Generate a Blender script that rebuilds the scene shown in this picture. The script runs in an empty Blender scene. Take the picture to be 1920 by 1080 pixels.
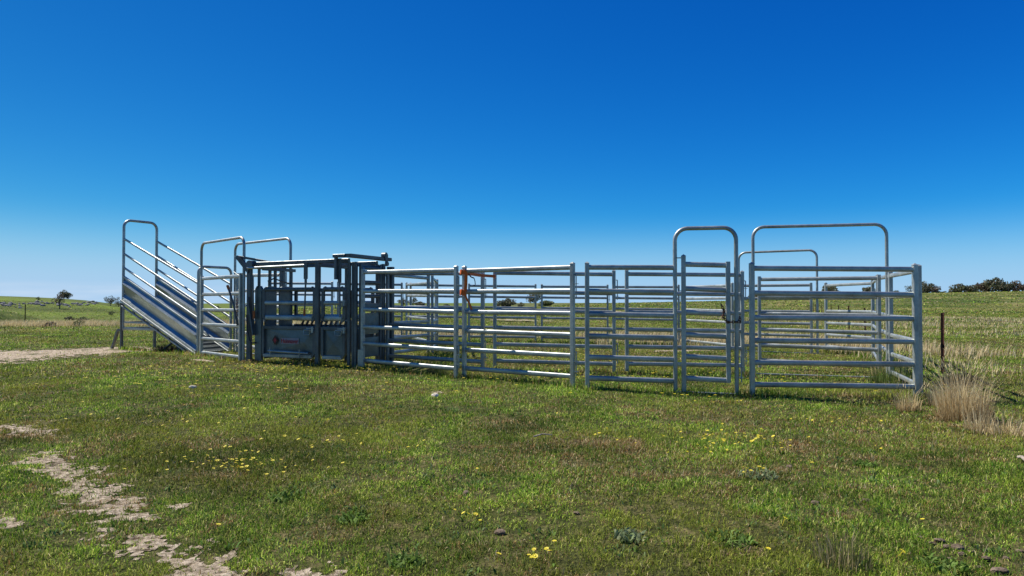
import bpy, math, random
import numpy as np
from mathutils import Vector, Matrix
random.seed(7); RS = np.random.RandomState(11)
sc = bpy.context.scene
# ------------------------------------------------------------------ camera
cam = bpy.data.objects.new('camera', bpy.data.cameras.new('camera'))
sc.collection.objects.link(cam); sc.camera = cam
cam.data.sensor_width = 36.0; cam.data.lens = 1250.0 / 1920.0 * 36.0
cam.data.clip_start = 0.05; cam.data.clip_end = 30000
cam.location = (0, 0, 1.30)
cam.rotation_euler = (math.radians(90 + 1.008), 0, 0)
# ------------------------------------------------------------------ sky, sun, exposure
SUN_EL, SUN_AZ = math.radians(52), math.radians(-62)          # azimuth from +Y towards +X
w = bpy.data.worlds.new('World'); sc.world = w; w.use_nodes = True
nt = w.node_tree; nt.nodes.clear()
wo = nt.nodes.new('ShaderNodeOutputWorld'); bg = nt.nodes.new('ShaderNodeBackground')
sky = nt.nodes.new('ShaderNodeTexSky'); sky.sky_type = 'NISHITA'; sky.sun_disc = False
sky.sun_elevation = SUN_EL; sky.sun_rotation = SUN_AZ
sky.altitude = 900; sky.air_density = 1.0; sky.dust_density = 0.35; sky.ozone_density = 4.0
# polarised, strongly blue air: per channel contrast, then pale blue haze towards the horizon
def wm(op, a, b):
    n = nt.nodes.new('ShaderNodeMath'); n.operation = op
    for i, v in enumerate((a, b)):
        if hasattr(v, 'is_output'): nt.links.new(v, n.inputs[i])
        else: n.inputs[i].default_value = v
    return n.outputs[0]
ss = nt.nodes.new('ShaderNodeSeparateColor'); nt.links.new(sky.outputs[0], ss.inputs[0])
hs = nt.nodes.new('ShaderNodeCombineColor')
for ch, (pw, k) in enumerate(((3.0, 1.2), (1.45, 0.885), (0.95, 1.0))):
    nt.links.new(wm('MULTIPLY', wm('POWER', wm('MULTIPLY', ss.outputs[ch], 0.10), pw), 10.0 * k), hs.inputs[ch])
tcz = nt.nodes.new('ShaderNodeTexCoord'); spz = nt.nodes.new('ShaderNodeSeparateXYZ'); nt.links.new(tcz.outputs['Generated'], spz.inputs[0])
hz = nt.nodes.new('ShaderNodeMapRange'); hz.interpolation_type = 'SMOOTHERSTEP'
hz.inputs[1].default_value = 0.14; hz.inputs[2].default_value = -0.02; hz.inputs[4].default_value = 0.92
nt.links.new(spz.outputs['Z'], hz.inputs[0])
hmix = nt.nodes.new('ShaderNodeMix'); hmix.data_type = 'RGBA'; hmix.inputs[7].default_value = (3.7, 6.1, 8.9, 1)
nt.links.new(hz.outputs[0], hmix.inputs[0]); axf = nt.nodes.new('ShaderNodeMapRange'); axf.inputs[1].default_value = -0.6; axf.inputs[2].default_value = 0.6
axf.inputs[3].default_value = 0.86; axf.inputs[4].default_value = 1.24; nt.links.new(spz.outputs['X'], axf.inputs[0])
vsc = nt.nodes.new('ShaderNodeVectorMath'); vsc.operation = 'SCALE'
nt.links.new(hs.outputs[0], vsc.inputs[0]); nt.links.new(axf.outputs[0], vsc.inputs['Scale'])
nt.links.new(vsc.outputs[0], hmix.inputs[6])
# thin wisps of cloud low over the horizon
tc = nt.nodes.new('ShaderNodeTexCoord'); sp = nt.nodes.new('ShaderNodeSeparateXYZ')
nt.links.new(tc.outputs['Generated'], sp.inputs[0])
mp = nt.nodes.new('ShaderNodeMapping'); mp.inputs['Scale'].default_value = (3.5, 3.5, 42)
nt.links.new(tc.outputs['Generated'], mp.inputs[0])
nz = nt.nodes.new('ShaderNodeTexNoise'); nz.inputs['Scale'].default_value = 1.6; nz.inputs['Detail'].default_value = 5
nt.links.new(mp.outputs[0], nz.inputs['Vector'])
cr = nt.nodes.new('ShaderNodeMapRange'); cr.inputs[1].default_value = 0.42; cr.inputs[2].default_value = 0.72
nt.links.new(nz.outputs['Fac'], cr.inputs[0])
el = nt.nodes.new('ShaderNodeMapRange'); el.inputs[1].default_value = 0.026; el.inputs[2].default_value = 0.006
nt.links.new(sp.outputs['Z'], el.inputs[0])
lx = nt.nodes.new('ShaderNodeMapRange'); lx.inputs[1].default_value = 0.15; lx.inputs[2].default_value = -0.5
lx.inputs[3].default_value = 0.15; lx.inputs[4].default_value = 1.0
nt.links.new(sp.outputs['X'], lx.inputs[0])
m1 = nt.nodes.new('ShaderNodeMath'); m1.operation = 'MULTIPLY'
m2 = nt.nodes.new('ShaderNodeMath'); m2.operation = 'MULTIPLY'
nt.links.new(cr.outputs[0], m1.inputs[0]); nt.links.new(el.outputs[0], m1.inputs[1])
nt.links.new(m1.outputs[0], m2.inputs[0]); nt.links.new(lx.outputs[0], m2.inputs[1])
mx = nt.nodes.new('ShaderNodeMix'); mx.data_type = 'RGBA'
mx.inputs[7].default_value = (6.2, 7.4, 8.9, 1)
nt.links.new(m2.outputs[0], mx.inputs[0]); nt.links.new(hmix.outputs[2], mx.inputs[6])
nt.links.new(mx.outputs[2], bg.inputs['Color']); bg.inputs['Strength'].default_value = 0.0755
nt.links.new(bg.outputs[0], wo.inputs[0])
sl = bpy.data.objects.new('sun', bpy.data.lights.new('sun', 'SUN')); sc.collection.objects.link(sl)
sl.data.energy = 4.9; sl.data.angle = math.radians(0.53); sl.data.color = (1.0, 0.955, 0.89)
sdir = Vector((math.sin(SUN_AZ) * math.cos(SUN_EL), math.cos(SUN_AZ) * math.cos(SUN_EL), math.sin(SUN_EL)))
sl.rotation_euler = (-sdir).to_track_quat('-Z', 'Y').to_euler(); sl.location = (-20, 10, 30)
sc.view_settings.view_transform = 'Standard'; sc.view_settings.look = 'None'
sc.view_settings.exposure = 0.42; sc.view_settings.gamma = 1.0
# ------------------------------------------------------------------ materials
def mat(name, col, rough=0.6, metal=0.0, spec=0.5):
    m = bpy.data.materials.new(name); m.use_nodes = True
    b = m.node_tree.nodes['Principled BSDF']
    b.inputs['Base Color'].default_value = (*col, 1); b.inputs['Roughness'].default_value = rough
    b.inputs['Metallic'].default_value = metal; b.inputs['Specular IOR Level'].default_value = spec
    return m
def N(m, t, **kw):
    n = m.node_tree.nodes.new(t)
    for k, v in kw.items():
        if k.startswith('i_'): n.inputs[k[2:]].default_value = v
        else: setattr(n, k, v)
    return n
def L(m, a, b): m.node_tree.links.new(a, b)
def ramp(m, fac, stops):
    r = N(m, 'ShaderNodeValToRGB'); e = r.color_ramp.elements
    while len(e) < len(stops): e.new(0.5)
    for i, (p, c) in enumerate(stops): e[i].position = p; e[i].color = (*c, 1)
    L(m, fac, r.inputs[0]); return r
def mixc(m, fac, a, b, blend='MIX'):
    n = N(m, 'ShaderNodeMix', data_type='RGBA', blend_type=blend)
    for s, v in ((n.inputs[0], fac), (n.inputs[6], a), (n.inputs[7], b)):
        if hasattr(v, 'links') or hasattr(v, 'is_output'): L(m, v, s)
        elif isinstance(v, tuple): s.default_value = (*v, 1)
        else: s.default_value = v
    return n.outputs[2]
def noise(m, scale, detail=3, vec=None, rough=0.55):
    n = N(m, 'ShaderNodeTexNoise'); n.inputs['Scale'].default_value = scale
    n.inputs['Detail'].default_value = detail; n.inputs['Roughness'].default_value = rough
    if vec is not None: L(m, vec, n.inputs['Vector'])
    return n.outputs['Fac']
def galv(name, base, rough, metal, mott=0.25):
    m = mat(name, base, rough, metal); b = m.node_tree.nodes['Principled BSDF']
    g = N(m, 'ShaderNodeNewGeometry'); P = g.outputs['Position']
    v = N(m, 'ShaderNodeTexVoronoi'); v.inputs['Scale'].default_value = 45; L(m, P, v.inputs['Vector'])
    bw = N(m, 'ShaderNodeRGBToBW'); L(m, v.outputs['Color'], bw.inputs[0])
    n1 = noise(m, 3.0, 4, P); n2 = noise(m, 17, 3, P)
    lo = tuple(c * (1 - mott) for c in base); hi = tuple(min(1, c * (1 + mott * .7)) for c in base)
    c1 = ramp(m, n1, [(0.3, lo), (0.7, hi)]).outputs[0]
    c2 = ramp(m, n2, [(0.25, (0.75, 0.75, 0.74)), (0.5, (1, 1, 1))]).outputs[0]
    c3 = mixc(m, 0.75, c1, c2, 'MULTIPLY')
    c4 = ramp(m, bw.outputs[0], [(0.2, (0.86, 0.87, 0.89)), (0.8, (1, 1, 1))]).outputs[0]
    L(m, mixc(m, 1.0, c3, c4, 'MULTIPLY'), b.inputs['Base Color'])
    rr = N(m, 'ShaderNodeMapRange'); rr.inputs[3].default_value = rough - .09; rr.inputs[4].default_value = rough + .16
    L(m, n2, rr.inputs[0]); L(m, rr.outputs[0], b.inputs['Roughness'])
    bp = N(m, 'ShaderNodeBump'); bp.inputs['Strength'].default_value = 0.06; bp.inputs['Distance'].default_value = 0.004
    L(m, n2, bp.inputs['Height']); L(m, bp.outputs[0], b.inputs['Normal'])
    return m
GALV = galv('galvanised_steel', (0.44, 0.46, 0.42), 0.38, 0.58, 0.32)
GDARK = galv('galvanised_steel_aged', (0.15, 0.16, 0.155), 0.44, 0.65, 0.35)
SHEET = galv('galvanised_sheet', (0.35, 0.40, 0.375), 0.33, 0.66, 0.18)
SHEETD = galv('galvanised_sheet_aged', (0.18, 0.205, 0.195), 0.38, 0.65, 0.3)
BLACK = mat('black_rubber', (0.02, 0.02, 0.022), 0.5)
ORANGE = mat('orange_webbing', (0.88, 0.17, 0.02), 0.7)
ORGRIP = mat('orange_grip', (0.42, 0.11, 0.02), 0.6)
RUST = mat('rusty_chain', (0.16, 0.075, 0.04), 0.7, 0.3)
DECR = mat('decal_red', (0.42, 0.01, 0.02), 0.4)
DECD = mat('decal_dark_red', (0.05, 0.006, 0.006), 0.4)
DECW = mat('decal_white_shaded', (0.30, 0.27, 0.29), 0.5)  # white backing greyed down, its colour includes the shadow lying over it
def speckled(name, a, b_, scale, rough=0.9, bump=0.3, dist=0.02, metal=0.0):
    m = mat(name, a, rough, metal, 0.25); b = m.node_tree.nodes['Principled BSDF']
    P = N(m, 'ShaderNodeNewGeometry').outputs['Position']
    n = noise(m, scale, 6, P, 0.65); L(m, ramp(m, n, [(0.35, a), (0.62, b_)]).outputs[0], b.inputs['Base Color'])
    bp = N(m, 'ShaderNodeBump'); bp.inputs['Strength'].default_value = bump; bp.inputs['Distance'].default_value = dist
    L(m, n, bp.inputs['Height']); L(m, bp.outputs[0], b.inputs['Normal']); return m
PICKET = speckled('rusty_picket', (0.028, 0.014, 0.011), (0.11, 0.045, 0.028), 40, 0.8)
BARK = speckled('bark', (0.045, 0.038, 0.032), (0.11, 0.095, 0.08), 2.0)
ROCK = speckled('granite', (0.10, 0.095, 0.095), (0.33, 0.31, 0.30), 0.7, dist=0.2)
CLOD = speckled('dry_dung', (0.07, 0.05, 0.03), (0.25, 0.185, 0.125), 30, bump=0.8)
PEBBLE = speckled('pale_stone', (0.50, 0.43, 0.34), (0.78, 0.70, 0.60), 20)
WOODM = speckled('dead_wood', (0.22, 0.18, 0.14), (0.45, 0.38, 0.30), 30)
def vcol(name, rough=0.75, trans=0.35, spec=0.25):
    m = mat(name, (0.1, 0.1, 0.1), rough, 0, spec); b = m.node_tree.nodes['Principled BSDF']
    a = N(m, 'ShaderNodeAttribute', attribute_name='Col'); L(m, a.outputs['Color'], b.inputs['Base Color'])
    if trans:
        t = N(m, 'ShaderNodeBsdfTranslucent'); L(m, a.outputs['Color'], t.inputs[0])
        x = N(m, 'ShaderNodeMixShader'); x.inputs[0].default_value = trans
        o = m.node_tree.nodes['Material Output']
        L(m, b.outputs[0], x.inputs[1]); L(m, t.outputs[0], x.inputs[2]); L(m, x.outputs[0], o.inputs[0])
    return m
BLADE = vcol('plant_blade'); LEAF = vcol('tree_leaf', 0.7, 0.25)
PETAL = mat('yellow_petal', (0.86, 0.70, 0.03), 0.6)
# ------------------------------------------------------------------ numpy noise and ground height
def vnoise(x, y, s, seed):
    x = np.asarray(x, float) / s + seed * 17.31; y = np.asarray(y, float) / s + seed * 9.77
    xi = np.floor(x).astype(np.int64); yi = np.floor(y).astype(np.int64); fx = x - xi; fy = y - yi
    fx = fx * fx * (3 - 2 * fx); fy = fy * fy * (3 - 2 * fy)
    def h(a, b):
        n = (a * 374761393 + b * 668265263 + seed * 144665) & 0x7fffffff
        n = ((n ^ (n >> 13)) * 1274126177) & 0x7fffffff
        return ((n ^ (n >> 16)) & 0xffff) / 65535.0
    return (h(xi, yi) * (1 - fx) + h(xi + 1, yi) * fx) * (1 - fy) + (h(xi, yi + 1) * (1 - fx) + h(xi + 1, yi + 1) * fx) * fy
def fbm(x, y, s, seed, o=3):
    t = 0; a = 1; n = 0
    for i in range(o): t = t + a * vnoise(x, y, s / 2 ** i, seed + i); n += a; a *= .55
    return t / n
def sst(a, b, x):
    t = np.clip((np.asarray(x, float) - a) / (b - a), 0, 1); return t * t * (3 - 2 * t)
SKX = np.array([-900, -200, 0, 60, 120, 160, 190, 215, 260, 330, 500, 740, 870, 1000, 1040, 1100, 1270, 1366, 1500, 1600, 1730, 1920, 2200, 3000.])
SKY_ = np.array([549, 552, 555, 557, 560, 563, 566.5, 570, 576, 578, 577, 576, 576, 576, 572.5, 569, 566, 564, 559, 554.5, 550, 546.5, 545, 545.])
def gz(X, Y):
    X = np.asarray(X, float); Y = np.asarray(Y, float)
    d = np.hypot(X, Y); yy = np.maximum(Y, 0.25 * d + 0.01); az = X / yy
    px = 960 + 1250 * az; sky_y = np.interp(px, SKX, SKY_)
    base = 0.035 - 0.012 * np.clip(X, -8, 6) * sst(3, 8, d) - 0.006 * np.clip(Y - 12, 0, 12)
    base = base + 0.03 * (fbm(X, Y, 1.7, 3, 2) - .5) + 0.05 * (fbm(X, Y, .34, 5, 2) - .5) * (1 - sst(14, 24, d))
    # right and middle: shallow dip then a rise to the skyline
    D = 320.0; zs = 1.3 + (562 - sky_y) / 1250 * D
    zr = base - 0.55 * sst(30, 120, yy) + (zs - base + 0.55) * sst(110, D, yy) ** 1.0
    # left: the near flat ends in a brow, a gully, then the far hill
    D2 = 400.0; zs2 = 1.3 + (562 - sky_y) / 1250 * D2
    zl = base - 8.0 * sst(33, 120, yy) + (zs2 - base + 8.0) * sst(150, D2, yy)
    zl = zl + 8.0 * np.exp(-((X + 100) / 11) ** 2 - ((Y - 120) / 30) ** 2)
    wl = 1 - sst(-.45, -.30, az)
    z = zr * (1 - wl) + zl * wl
    Dm = D * (1 - wl) + D2 * wl
    z = z - 0.045 * np.clip(yy - Dm, 0, 900)
    rel = (fbm(X, Y, 14, 8, 3) - .5) * 0.5 * sst(40, 120, d) * (1 - sst(230, 300, yy) * (1 - sst(420, 500, yy)))
    return z + rel
def gh(x, y): return float(gz(x, y))
def seg(X, Y, a, b, r):
    ax, ay = a; bx, by = b; dx, dy = bx - ax, by - ay; l2 = dx * dx + dy * dy + 1e-9
    t = np.clip(((X - ax) * dx + (Y - ay) * dy) / l2, 0, 1)
    return 1 - np.hypot(X - ax - t * dx, Y - ay - t * dy) / r
DIRT = [((-12.2, 12.9), (-10.8, 14.1), 2.1), ((-10.8, 14.3), (-9.7, 15.7), 1.45), ((-9.6, 15.7), (-7.9, 16.2), .6), ((-10.6, 12.0), (-9.3, 12.3), .42), ((-7.9, 16.3), (-6.5, 16.5), .35),
        ((-3.70, 5.18), (-3.20, 4.92), .22), ((-3.15, 4.85), (-2.66, 4.31), .20), ((-2.66, 4.31), (-2.25, 3.88), .21),
        ((-1.98, 3.56), (-1.66, 3.33), .16), ((-1.60, 3.25), (-1.30, 3.0), .16), ((-3.0, 3.85), (-2.8, 3.76), .08),
        ((-4.7, 6.2), (-4.4, 6.15), .2), ((-2.08, 4.08), (-2.02, 4.06), .06), ((-.95, 3.1), (-.6, 2.95), .10),
        ((-.5, 42), (1.3, 41), 1.6), ((14, 95), (27, 110), 3.2), ((-1.05, 9.0), (-1.0, 9.0), .12), ((3.9, 17.5), (5.2, 17.9), .25), ((-5.9, 13.1), (-6.4, 13.5), .12)]
def dirt(X, Y):
    m = np.full(np.shape(X), -9.0)
    for a, b, r in DIRT: m = np.maximum(m, seg(X, Y, a, b, r))
    d = np.hypot(X, Y); k = np.clip(d / 12, .35, 3)
    n = fbm(X, Y, .5, 21, 3) - .5
    n2 = fbm(X, Y, .10, 41, 3) - .5
    q = 1 - .62 * sst(8, 11, d) * (1 - sst(30, 40, d))
    return np.where(m > -3, m + q * (.9 * n * np.clip(k, .6, 1.2) + 2.4 * n2 + 2.2 * (fbm(X, Y, .035, 47, 2) - .5)) - .16 * q, -9)
# ------------------------------------------------------------------ object helpers
def link(o, parent=None):
    sc.collection.objects.link(o)
    if parent is not None: o.parent = parent
    return o
def tag(o, label=None, cat=None, group=None, kind=None):
    if label: o['label'] = label
    if cat: o['category'] = cat
    if group: o['group'] = group
    if kind: o['kind'] = kind
    return o
def thing(name, label, cat, loc=(0, 0, 0), rz=0, group=None):
    o = link(bpy.data.objects.new(name, None)); o.location = loc; o.rotation_euler = (0, 0, rz)
    o.empty_display_size = .2
    return tag(o, label, cat, group)
class MB:
    def __init__(s): s.v = []; s.f = []; s.sm = []
    def add(s, vs, fs, smooth=False):
        k = len(s.v); s.v += [tuple(p) for p in vs]
        for f in fs: s.f.append(tuple(i + k for i in f)); s.sm.append(smooth)
        return s
    def box(s, a, b):
        x0, y0, z0 = a; x1, y1, z1 = b
        return s.add([(x0, y0, z0), (x1, y0, z0), (x1, y1, z0), (x0, y1, z0), (x0, y0, z1), (x1, y0, z1), (x1, y1, z1), (x0, y1, z1)],
                     [(0, 3, 2, 1), (4, 5, 6, 7), (0, 1, 5, 4), (1, 2, 6, 5), (2, 3, 7, 6), (3, 0, 4, 7)])
    def sweep(s, path, prof, up=(0, 0, 1), smooth=True, cap=True):
        path = [Vector(p) for p in path]; n = len(prof); rings = []
        for i, p in enumerate(path):
            a = path[max(i - 1, 0)]; b = path[min(i + 1, len(path) - 1)]
            t = (b - a).normalized(); u = Vector(up)
            if abs(t.dot(u)) > .99: u = Vector((0, 1, 0))
            side = t.cross(u).normalized(); nn = side.cross(t).normalized()
            rings.append([p + side * q[0] + nn * q[1] for q in prof])
        vs = [v for r in rings for v in r]; fs = []
        for i in range(len(rings) - 1):
            for j in range(n):
                k = (j + 1) % n; fs.append((i * n + j, i * n + k, (i + 1) * n + k, (i + 1) * n + j))
        s.add(vs, fs, smooth)
        if cap:
            s.add(rings[0], [tuple(range(n))[::-1]]); s.add(rings[-1], [tuple(range(n))])
        return s
    def tube(s, path, r, n=10, up=(0, 1, 0)):
        pr = [(r * math.cos(2 * math.pi * i / n), r * math.sin(2 * math.pi * i / n)) for i in range(n)]
        return s.sweep(path, pr, up)
    def bar(s, a, b, wd, ht, up=(0, 0, 1)):
        h, k = wd / 2, ht / 2; c = min(h, k) * .25
        pr = [(-h + c, -k), (h - c, -k), (h, -k + c), (h, k - c), (h - c, k), (-h + c, k), (-h, k - c), (-h, -k + c)]
        return s.sweep([a, b], pr, up, smooth=False)
    def oval(s, a, b, wd=.042, ht=.072, up=(0, 0, 1)):
        r = wd / 2; o = ht / 2 - r; pr = []
        for i in range(7): t = math.pi * i / 6; pr.append((r * math.cos(t), o + r * math.sin(t)))
        for i in range(7): t = math.pi + math.pi * i / 6; pr.append((r * math.cos(t), -o + r * math.sin(t)))
        return s.sweep([a, b], pr, up)
    def poly(s, pts, nrm, th):
        nrm = Vector(nrm).normalized() * th; n = len(pts); a = [Vector(p) for p in pts]; b = [p + nrm for p in a]
        fs = [tuple(range(n)), tuple(range(n, 2 * n))[::-1]] + [(i, n + i, n + (i + 1) % n, (i + 1) % n) for i in range(n)]
        return s.add(a + b, fs)
    def build(s, name, m, parent=None):
        me = bpy.data.meshes.new(name); me.from_pydata(s.v, [], s.f); me.update()
        me.polygons.foreach_set('use_smooth', s.sm); me.materials.append(m)
        import bmesh
        bm = bmesh.new(); bm.from_mesh(me); bmesh.ops.recalc_face_normals(bm, faces=bm.faces); bm.to_mesh(me); bm.free()
        return link(bpy.data.objects.new(name, me), parent)
def npmesh(name, verts, faces_list, m, parent=None, col=None, smooth=False):
    """verts (n,3); faces_list: list of (k,m) index arrays"""
    me = bpy.data.meshes.new(name); me.vertices.add(len(verts)); me.vertices.foreach_set('co', np.ascontiguousarray(verts, np.float32).ravel())
    tot = sum(f.size for f in faces_list); npol = sum(len(f) for f in faces_list)
    me.loops.add(tot); me.loops.foreach_set('vertex_index', np.concatenate([f.ravel() for f in faces_list]).astype(np.int32))
    me.polygons.add(npol); sizes = np.concatenate([np.full(len(f), f.shape[1]) for f in faces_list])
    st = np.concatenate([[0], np.cumsum(sizes)[:-1]]); me.polygons.foreach_set('loop_start', st.astype(np.int32))
    if smooth: me.polygons.foreach_set('use_smooth', np.ones(npol, bool))
    me.update(calc_edges=True); me.validate()
    if col is not None:
        at = me.attributes.new('Col', 'FLOAT_COLOR', 'POINT')
        c4 = np.ones((len(verts), 4), np.float32); c4[:, :3] = col; at.data.foreach_set('color', c4.ravel())
    me.materials.append(m); return link(bpy.data.objects.new(name, me), parent)
def blades(X, Y, Z, h, wd, lean, col, bend=0.5, az=None):
    """arrays -> verts, faces (quad+tri), colours"""
    n = len(X); az = RS.uniform(0, 2 * np.pi, n) if az is None else az
    fa = RS.uniform(0, 2 * np.pi, n)
    sx, sy = np.cos(fa) * wd / 2, np.sin(fa) * wd / 2
    l1 = lean * (1 - bend); l2 = lean * (1 + bend)
    m = .55 * h; mx_, my_ = X + np.cos(az) * np.sin(l1) * m, Y + np.sin(az) * np.sin(l1) * m; mz = Z + np.cos(l1) * m
    t = .45 * h; tx, ty = mx_ + np.cos(az) * np.sin(l2) * t, my_ + np.sin(az) * np.sin(l2) * t; tz = mz + np.cos(l2) * t
    V = np.empty((n, 5, 3)); z0 = Z - .01
    V[:, 0] = np.stack([X - sx, Y - sy, z0], 1); V[:, 1] = np.stack([X + sx, Y + sy, z0], 1)
    V[:, 2] = np.stack([mx_ + sx * .8, my_ + sy * .8, mz], 1); V[:, 3] = np.stack([mx_ - sx * .8, my_ - sy * .8, mz], 1)
    V[:, 4] = np.stack([tx, ty, tz], 1)
    k = np.arange(n)[:, None] * 5
    return V.reshape(-1, 3), [k + np.array([[0, 1, 2, 3]]), k + np.array([[3, 2, 4]])], np.repeat(col, 5, 0)
# ------------------------------------------------------------------ ground
def ground_material():
    m = mat('pasture_ground', (0.1, 0.12, 0.05), 0.95, 0, 0.1); b = m.node_tree.nodes['Principled BSDF']
    P = N(m, 'ShaderNodeNewGeometry').outputs['Position']
    fine = noise(m, 9, 8, P, .7); mid = noise(m, .55, 5, P, .6); big = noise(m, .035, 4, P, .55)
    soil_gap_shade = ramp(m, fine, [(0.32, (0.030, 0.034, 0.010)), (0.5, (0.075, 0.080, 0.022)), (0.68, (0.20, 0.16, 0.07))]).outputs[0]  # soil and thatch, darkened to paint in the shaded gaps between blades
    fargreen = ramp(m, mid, [(0.30, (0.060, 0.090, 0.018)), (0.5, (0.105, 0.135, 0.030)), (0.68, (0.20, 0.20, 0.085))]).outputs[0]
    farbig = ramp(m, big, [(0.38, (0.55, 0.68, 0.5)), (0.5, (1, .95, .95)), (0.62, (1.8, 1.35, 1.7))]).outputs[0]
    far = mixc(m, 1.0, fargreen, farbig, 'MULTIPLY')
    n4 = noise(m, .9, 6, P, .75)
    far = mixc(m, .7, far, ramp(m, n4, [(0.36, (0.35, 0.40, 0.33)), (0.5, (.9, .9, .9)), (0.66, (1.9, 1.65, 1.9))]).outputs[0], 'MULTIPLY')
    # the far hill to the left is a lusher green than the paddocks to the right
    xs = N(m, 'ShaderNodeSeparateXYZ'); L(m, P, xs.inputs[0])
    lf = N(m, 'ShaderNodeMapRange'); lf.inputs[1].default_value = -60; lf.inputs[2].default_value = -125; L(m, xs.outputs[0], lf.inputs[0])
    lush = ramp(m, noise(m, .02, 4, P), [(0.38, (0.075, 0.10, 0.020)), (0.52, (0.13, 0.17, 0.028)), (0.64, (0.15, 0.225, 0.022))]).outputs[0]
    lush = mixc(m, .6, lush, ramp(m, noise(m, .25, 6, P, .7), [(0.38, (0.5, 0.52, 0.48)), (0.6, (1.2, 1.15, 1.1))]).outputs[0], 'MULTIPLY')
    far = mixc(m, lf.outputs[0], far, lush)
    dl = N(m, 'ShaderNodeVectorMath', operation='LENGTH'); L(m, P, dl.inputs[0])
    dr = N(m, 'ShaderNodeMapRange'); dr.inputs[1].default_value = 14; dr.inputs[2].default_value = 34; L(m, dl.outputs['Value'], dr.inputs[0])
    L(m, mixc(m, dr.outputs[0], soil_gap_shade, far), b.inputs['Base Color'])
    bp = N(m, 'ShaderNodeBump'); bp.inputs['Strength'].default_value = .9; bp.inputs['Distance'].default_value = .05
    L(m, fine, bp.inputs['Height'])
    bp2 = N(m, 'ShaderNodeBump'); bp2.inputs['Strength'].default_value = .55; bp2.inputs['Distance'].default_value = .5
    L(m, n4, bp2.inputs['Height']); L(m, bp.outputs[0], bp2.inputs['Normal']); L(m, bp2.outputs[0], b.inputs['Normal'])
    return m
def make_ground():
    nr, na = 460, 760
    rad = 0.4 * (9000 / 0.4) ** (np.linspace(0, 1, nr)); 
    a1 = np.linspace(-52, 52, 640); a2 = np.linspace(52, 308, na - 640 + 2)[1:-1]
    ang = np.radians(np.concatenate([a1, a2])); na = len(ang)
    R, A = np.meshgrid(rad, ang, indexing='ij'); X = R * np.sin(A); Y = R * np.cos(A); Z = gz(X, Y)
    V = np.stack([X, Y, Z], -1).reshape(-1, 3)
    i = np.arange(nr - 1)[:, None] * na; j = np.arange(na)[None, :]; k = (j + 1) % na
    F = np.stack([i + j, i + k, i + na + k, i + na + j], -1).reshape(-1, 4)[:, ::-1]
    V = np.vstack([V, [[0, 0, gh(0, 0.1)]]]); c = len(V) - 1
    T = np.stack([np.full(na, c), (np.arange(na) + 1) % na, np.arange(na)], -1)[:, ::-1]
    o = npmesh('ground', V, [F, T], ground_material(), smooth=True); tag(o, kind='structure')
make_ground()
def make_dirt():
    m = mat('bare_dirt', (.4, .35, .3), .95, 0, .1); b = m.node_tree.nodes['Principled BSDF']
    P = N(m, 'ShaderNodeNewGeometry').outputs['Position']; n = noise(m, 22, 8, P, .75); n2 = noise(m, 2.5, 4, P)
    c = ramp(m, n, [(0.38, (0.11, 0.08, 0.045)), (0.47, (0.36, 0.285, 0.19)), (0.58, (0.66, 0.54, 0.39)), (0.70, (0.80, 0.68, 0.52))]).outputs[0]
    c = mixc(m, .6, c, ramp(m, n2, [(0.3, (.72, .70, .66)), (.6, (1, 1, 1))]).outputs[0], 'MULTIPLY')
    L(m, c, b.inputs['Base Color'])
    bp = N(m, 'ShaderNodeBump'); bp.inputs['Strength'].default_value = 1; bp.inputs['Distance'].default_value = .03
    L(m, n, bp.inputs['Height']); L(m, bp.outputs[0], b.inputs['Normal'])
    Vs, Fs, base = [], [], 0
    for (x0, x1, y0, y1, st, thr) in [(-7, 4, 2.2, 8, .014, 0), (-15, -5, 10.5, 18.5, .045, 0), (-3, 3, 39, 45, .2, 0), (8, 32, 88, 116, .5, 0), (3, 6.5, 17, 18.5, .06, 0), (-2, 0, 8.5, 9.5, .03, 0)]:
        xs = np.arange(x0, x1, st); ys = np.arange(y0, y1, st); X, Y = np.meshgrid(xs, ys, indexing='ij')
        M = dirt(X, Y) > thr; lift = .0035 if y1 < 30 else .10
        Z = gz(X, Y) + lift
        n1 = len(ys); cell = M[:-1, :-1] & M[1:, :-1] & M[:-1, 1:] & M[1:, 1:]
        i, j = np.nonzero(cell); q = np.stack([i * n1 + j, (i + 1) * n1 + j, (i + 1) * n1 + j + 1, i * n1 + j + 1], -1)
        used = np.unique(q); mp_ = np.full(X.size, -1); mp_[used] = np.arange(len(used))
        Vs.append(np.stack([X.ravel()[used], Y.ravel()[used], Z.ravel()[used]], 1)); Fs.append(mp_[q] + base); base += len(used)
    tag(npmesh('dirt_path', np.vstack(Vs), [np.vstack(Fs)], m, smooth=True), kind='structure')
make_dirt()
# ------------------------------------------------------------------ yard panels
HP = 1.80; RZ = [1.74, 1.40, 1.07, .76, .457, .158]
def post_mb(x, z0, z1, y=0, wd=.062, cap=True):
    m = MB().bar((x, y, z0), (x, y, z1), wd, wd)
    if cap:
        h = wd / 2 + .004
        m.add([(x - h, y - h, z1), (x + h, y - h, z1), (x + h, y + h, z1), (x - h, y + h, z1), (x, y, z1 + .026)], [(0, 1, 4), (1, 2, 4), (2, 3, 4), (3, 0, 4), (0, 3, 2, 1)])
    return m
def pin_mb(x, y, z, s=1):
    m = MB().box((x + .0, y - .03, z - .10), (x + s * .055, y + .03, z - .092)).box((x, y - .03, z + .05), (x + s * .055, y + .03, z + .058))
    m.tube([(x + s * .03, y, z - .16), (x + s * .03, y, z + .17), (x + s * .032, y, z + .185), (x + s * .005, y, z + .19)], .009, 6)
    return m
def frame_of(P0, P1):
    dx, dy = P1[0] - P0[0], P1[1] - P0[1]; return math.hypot(dx, dy), math.atan2(dy, dx)
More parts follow.
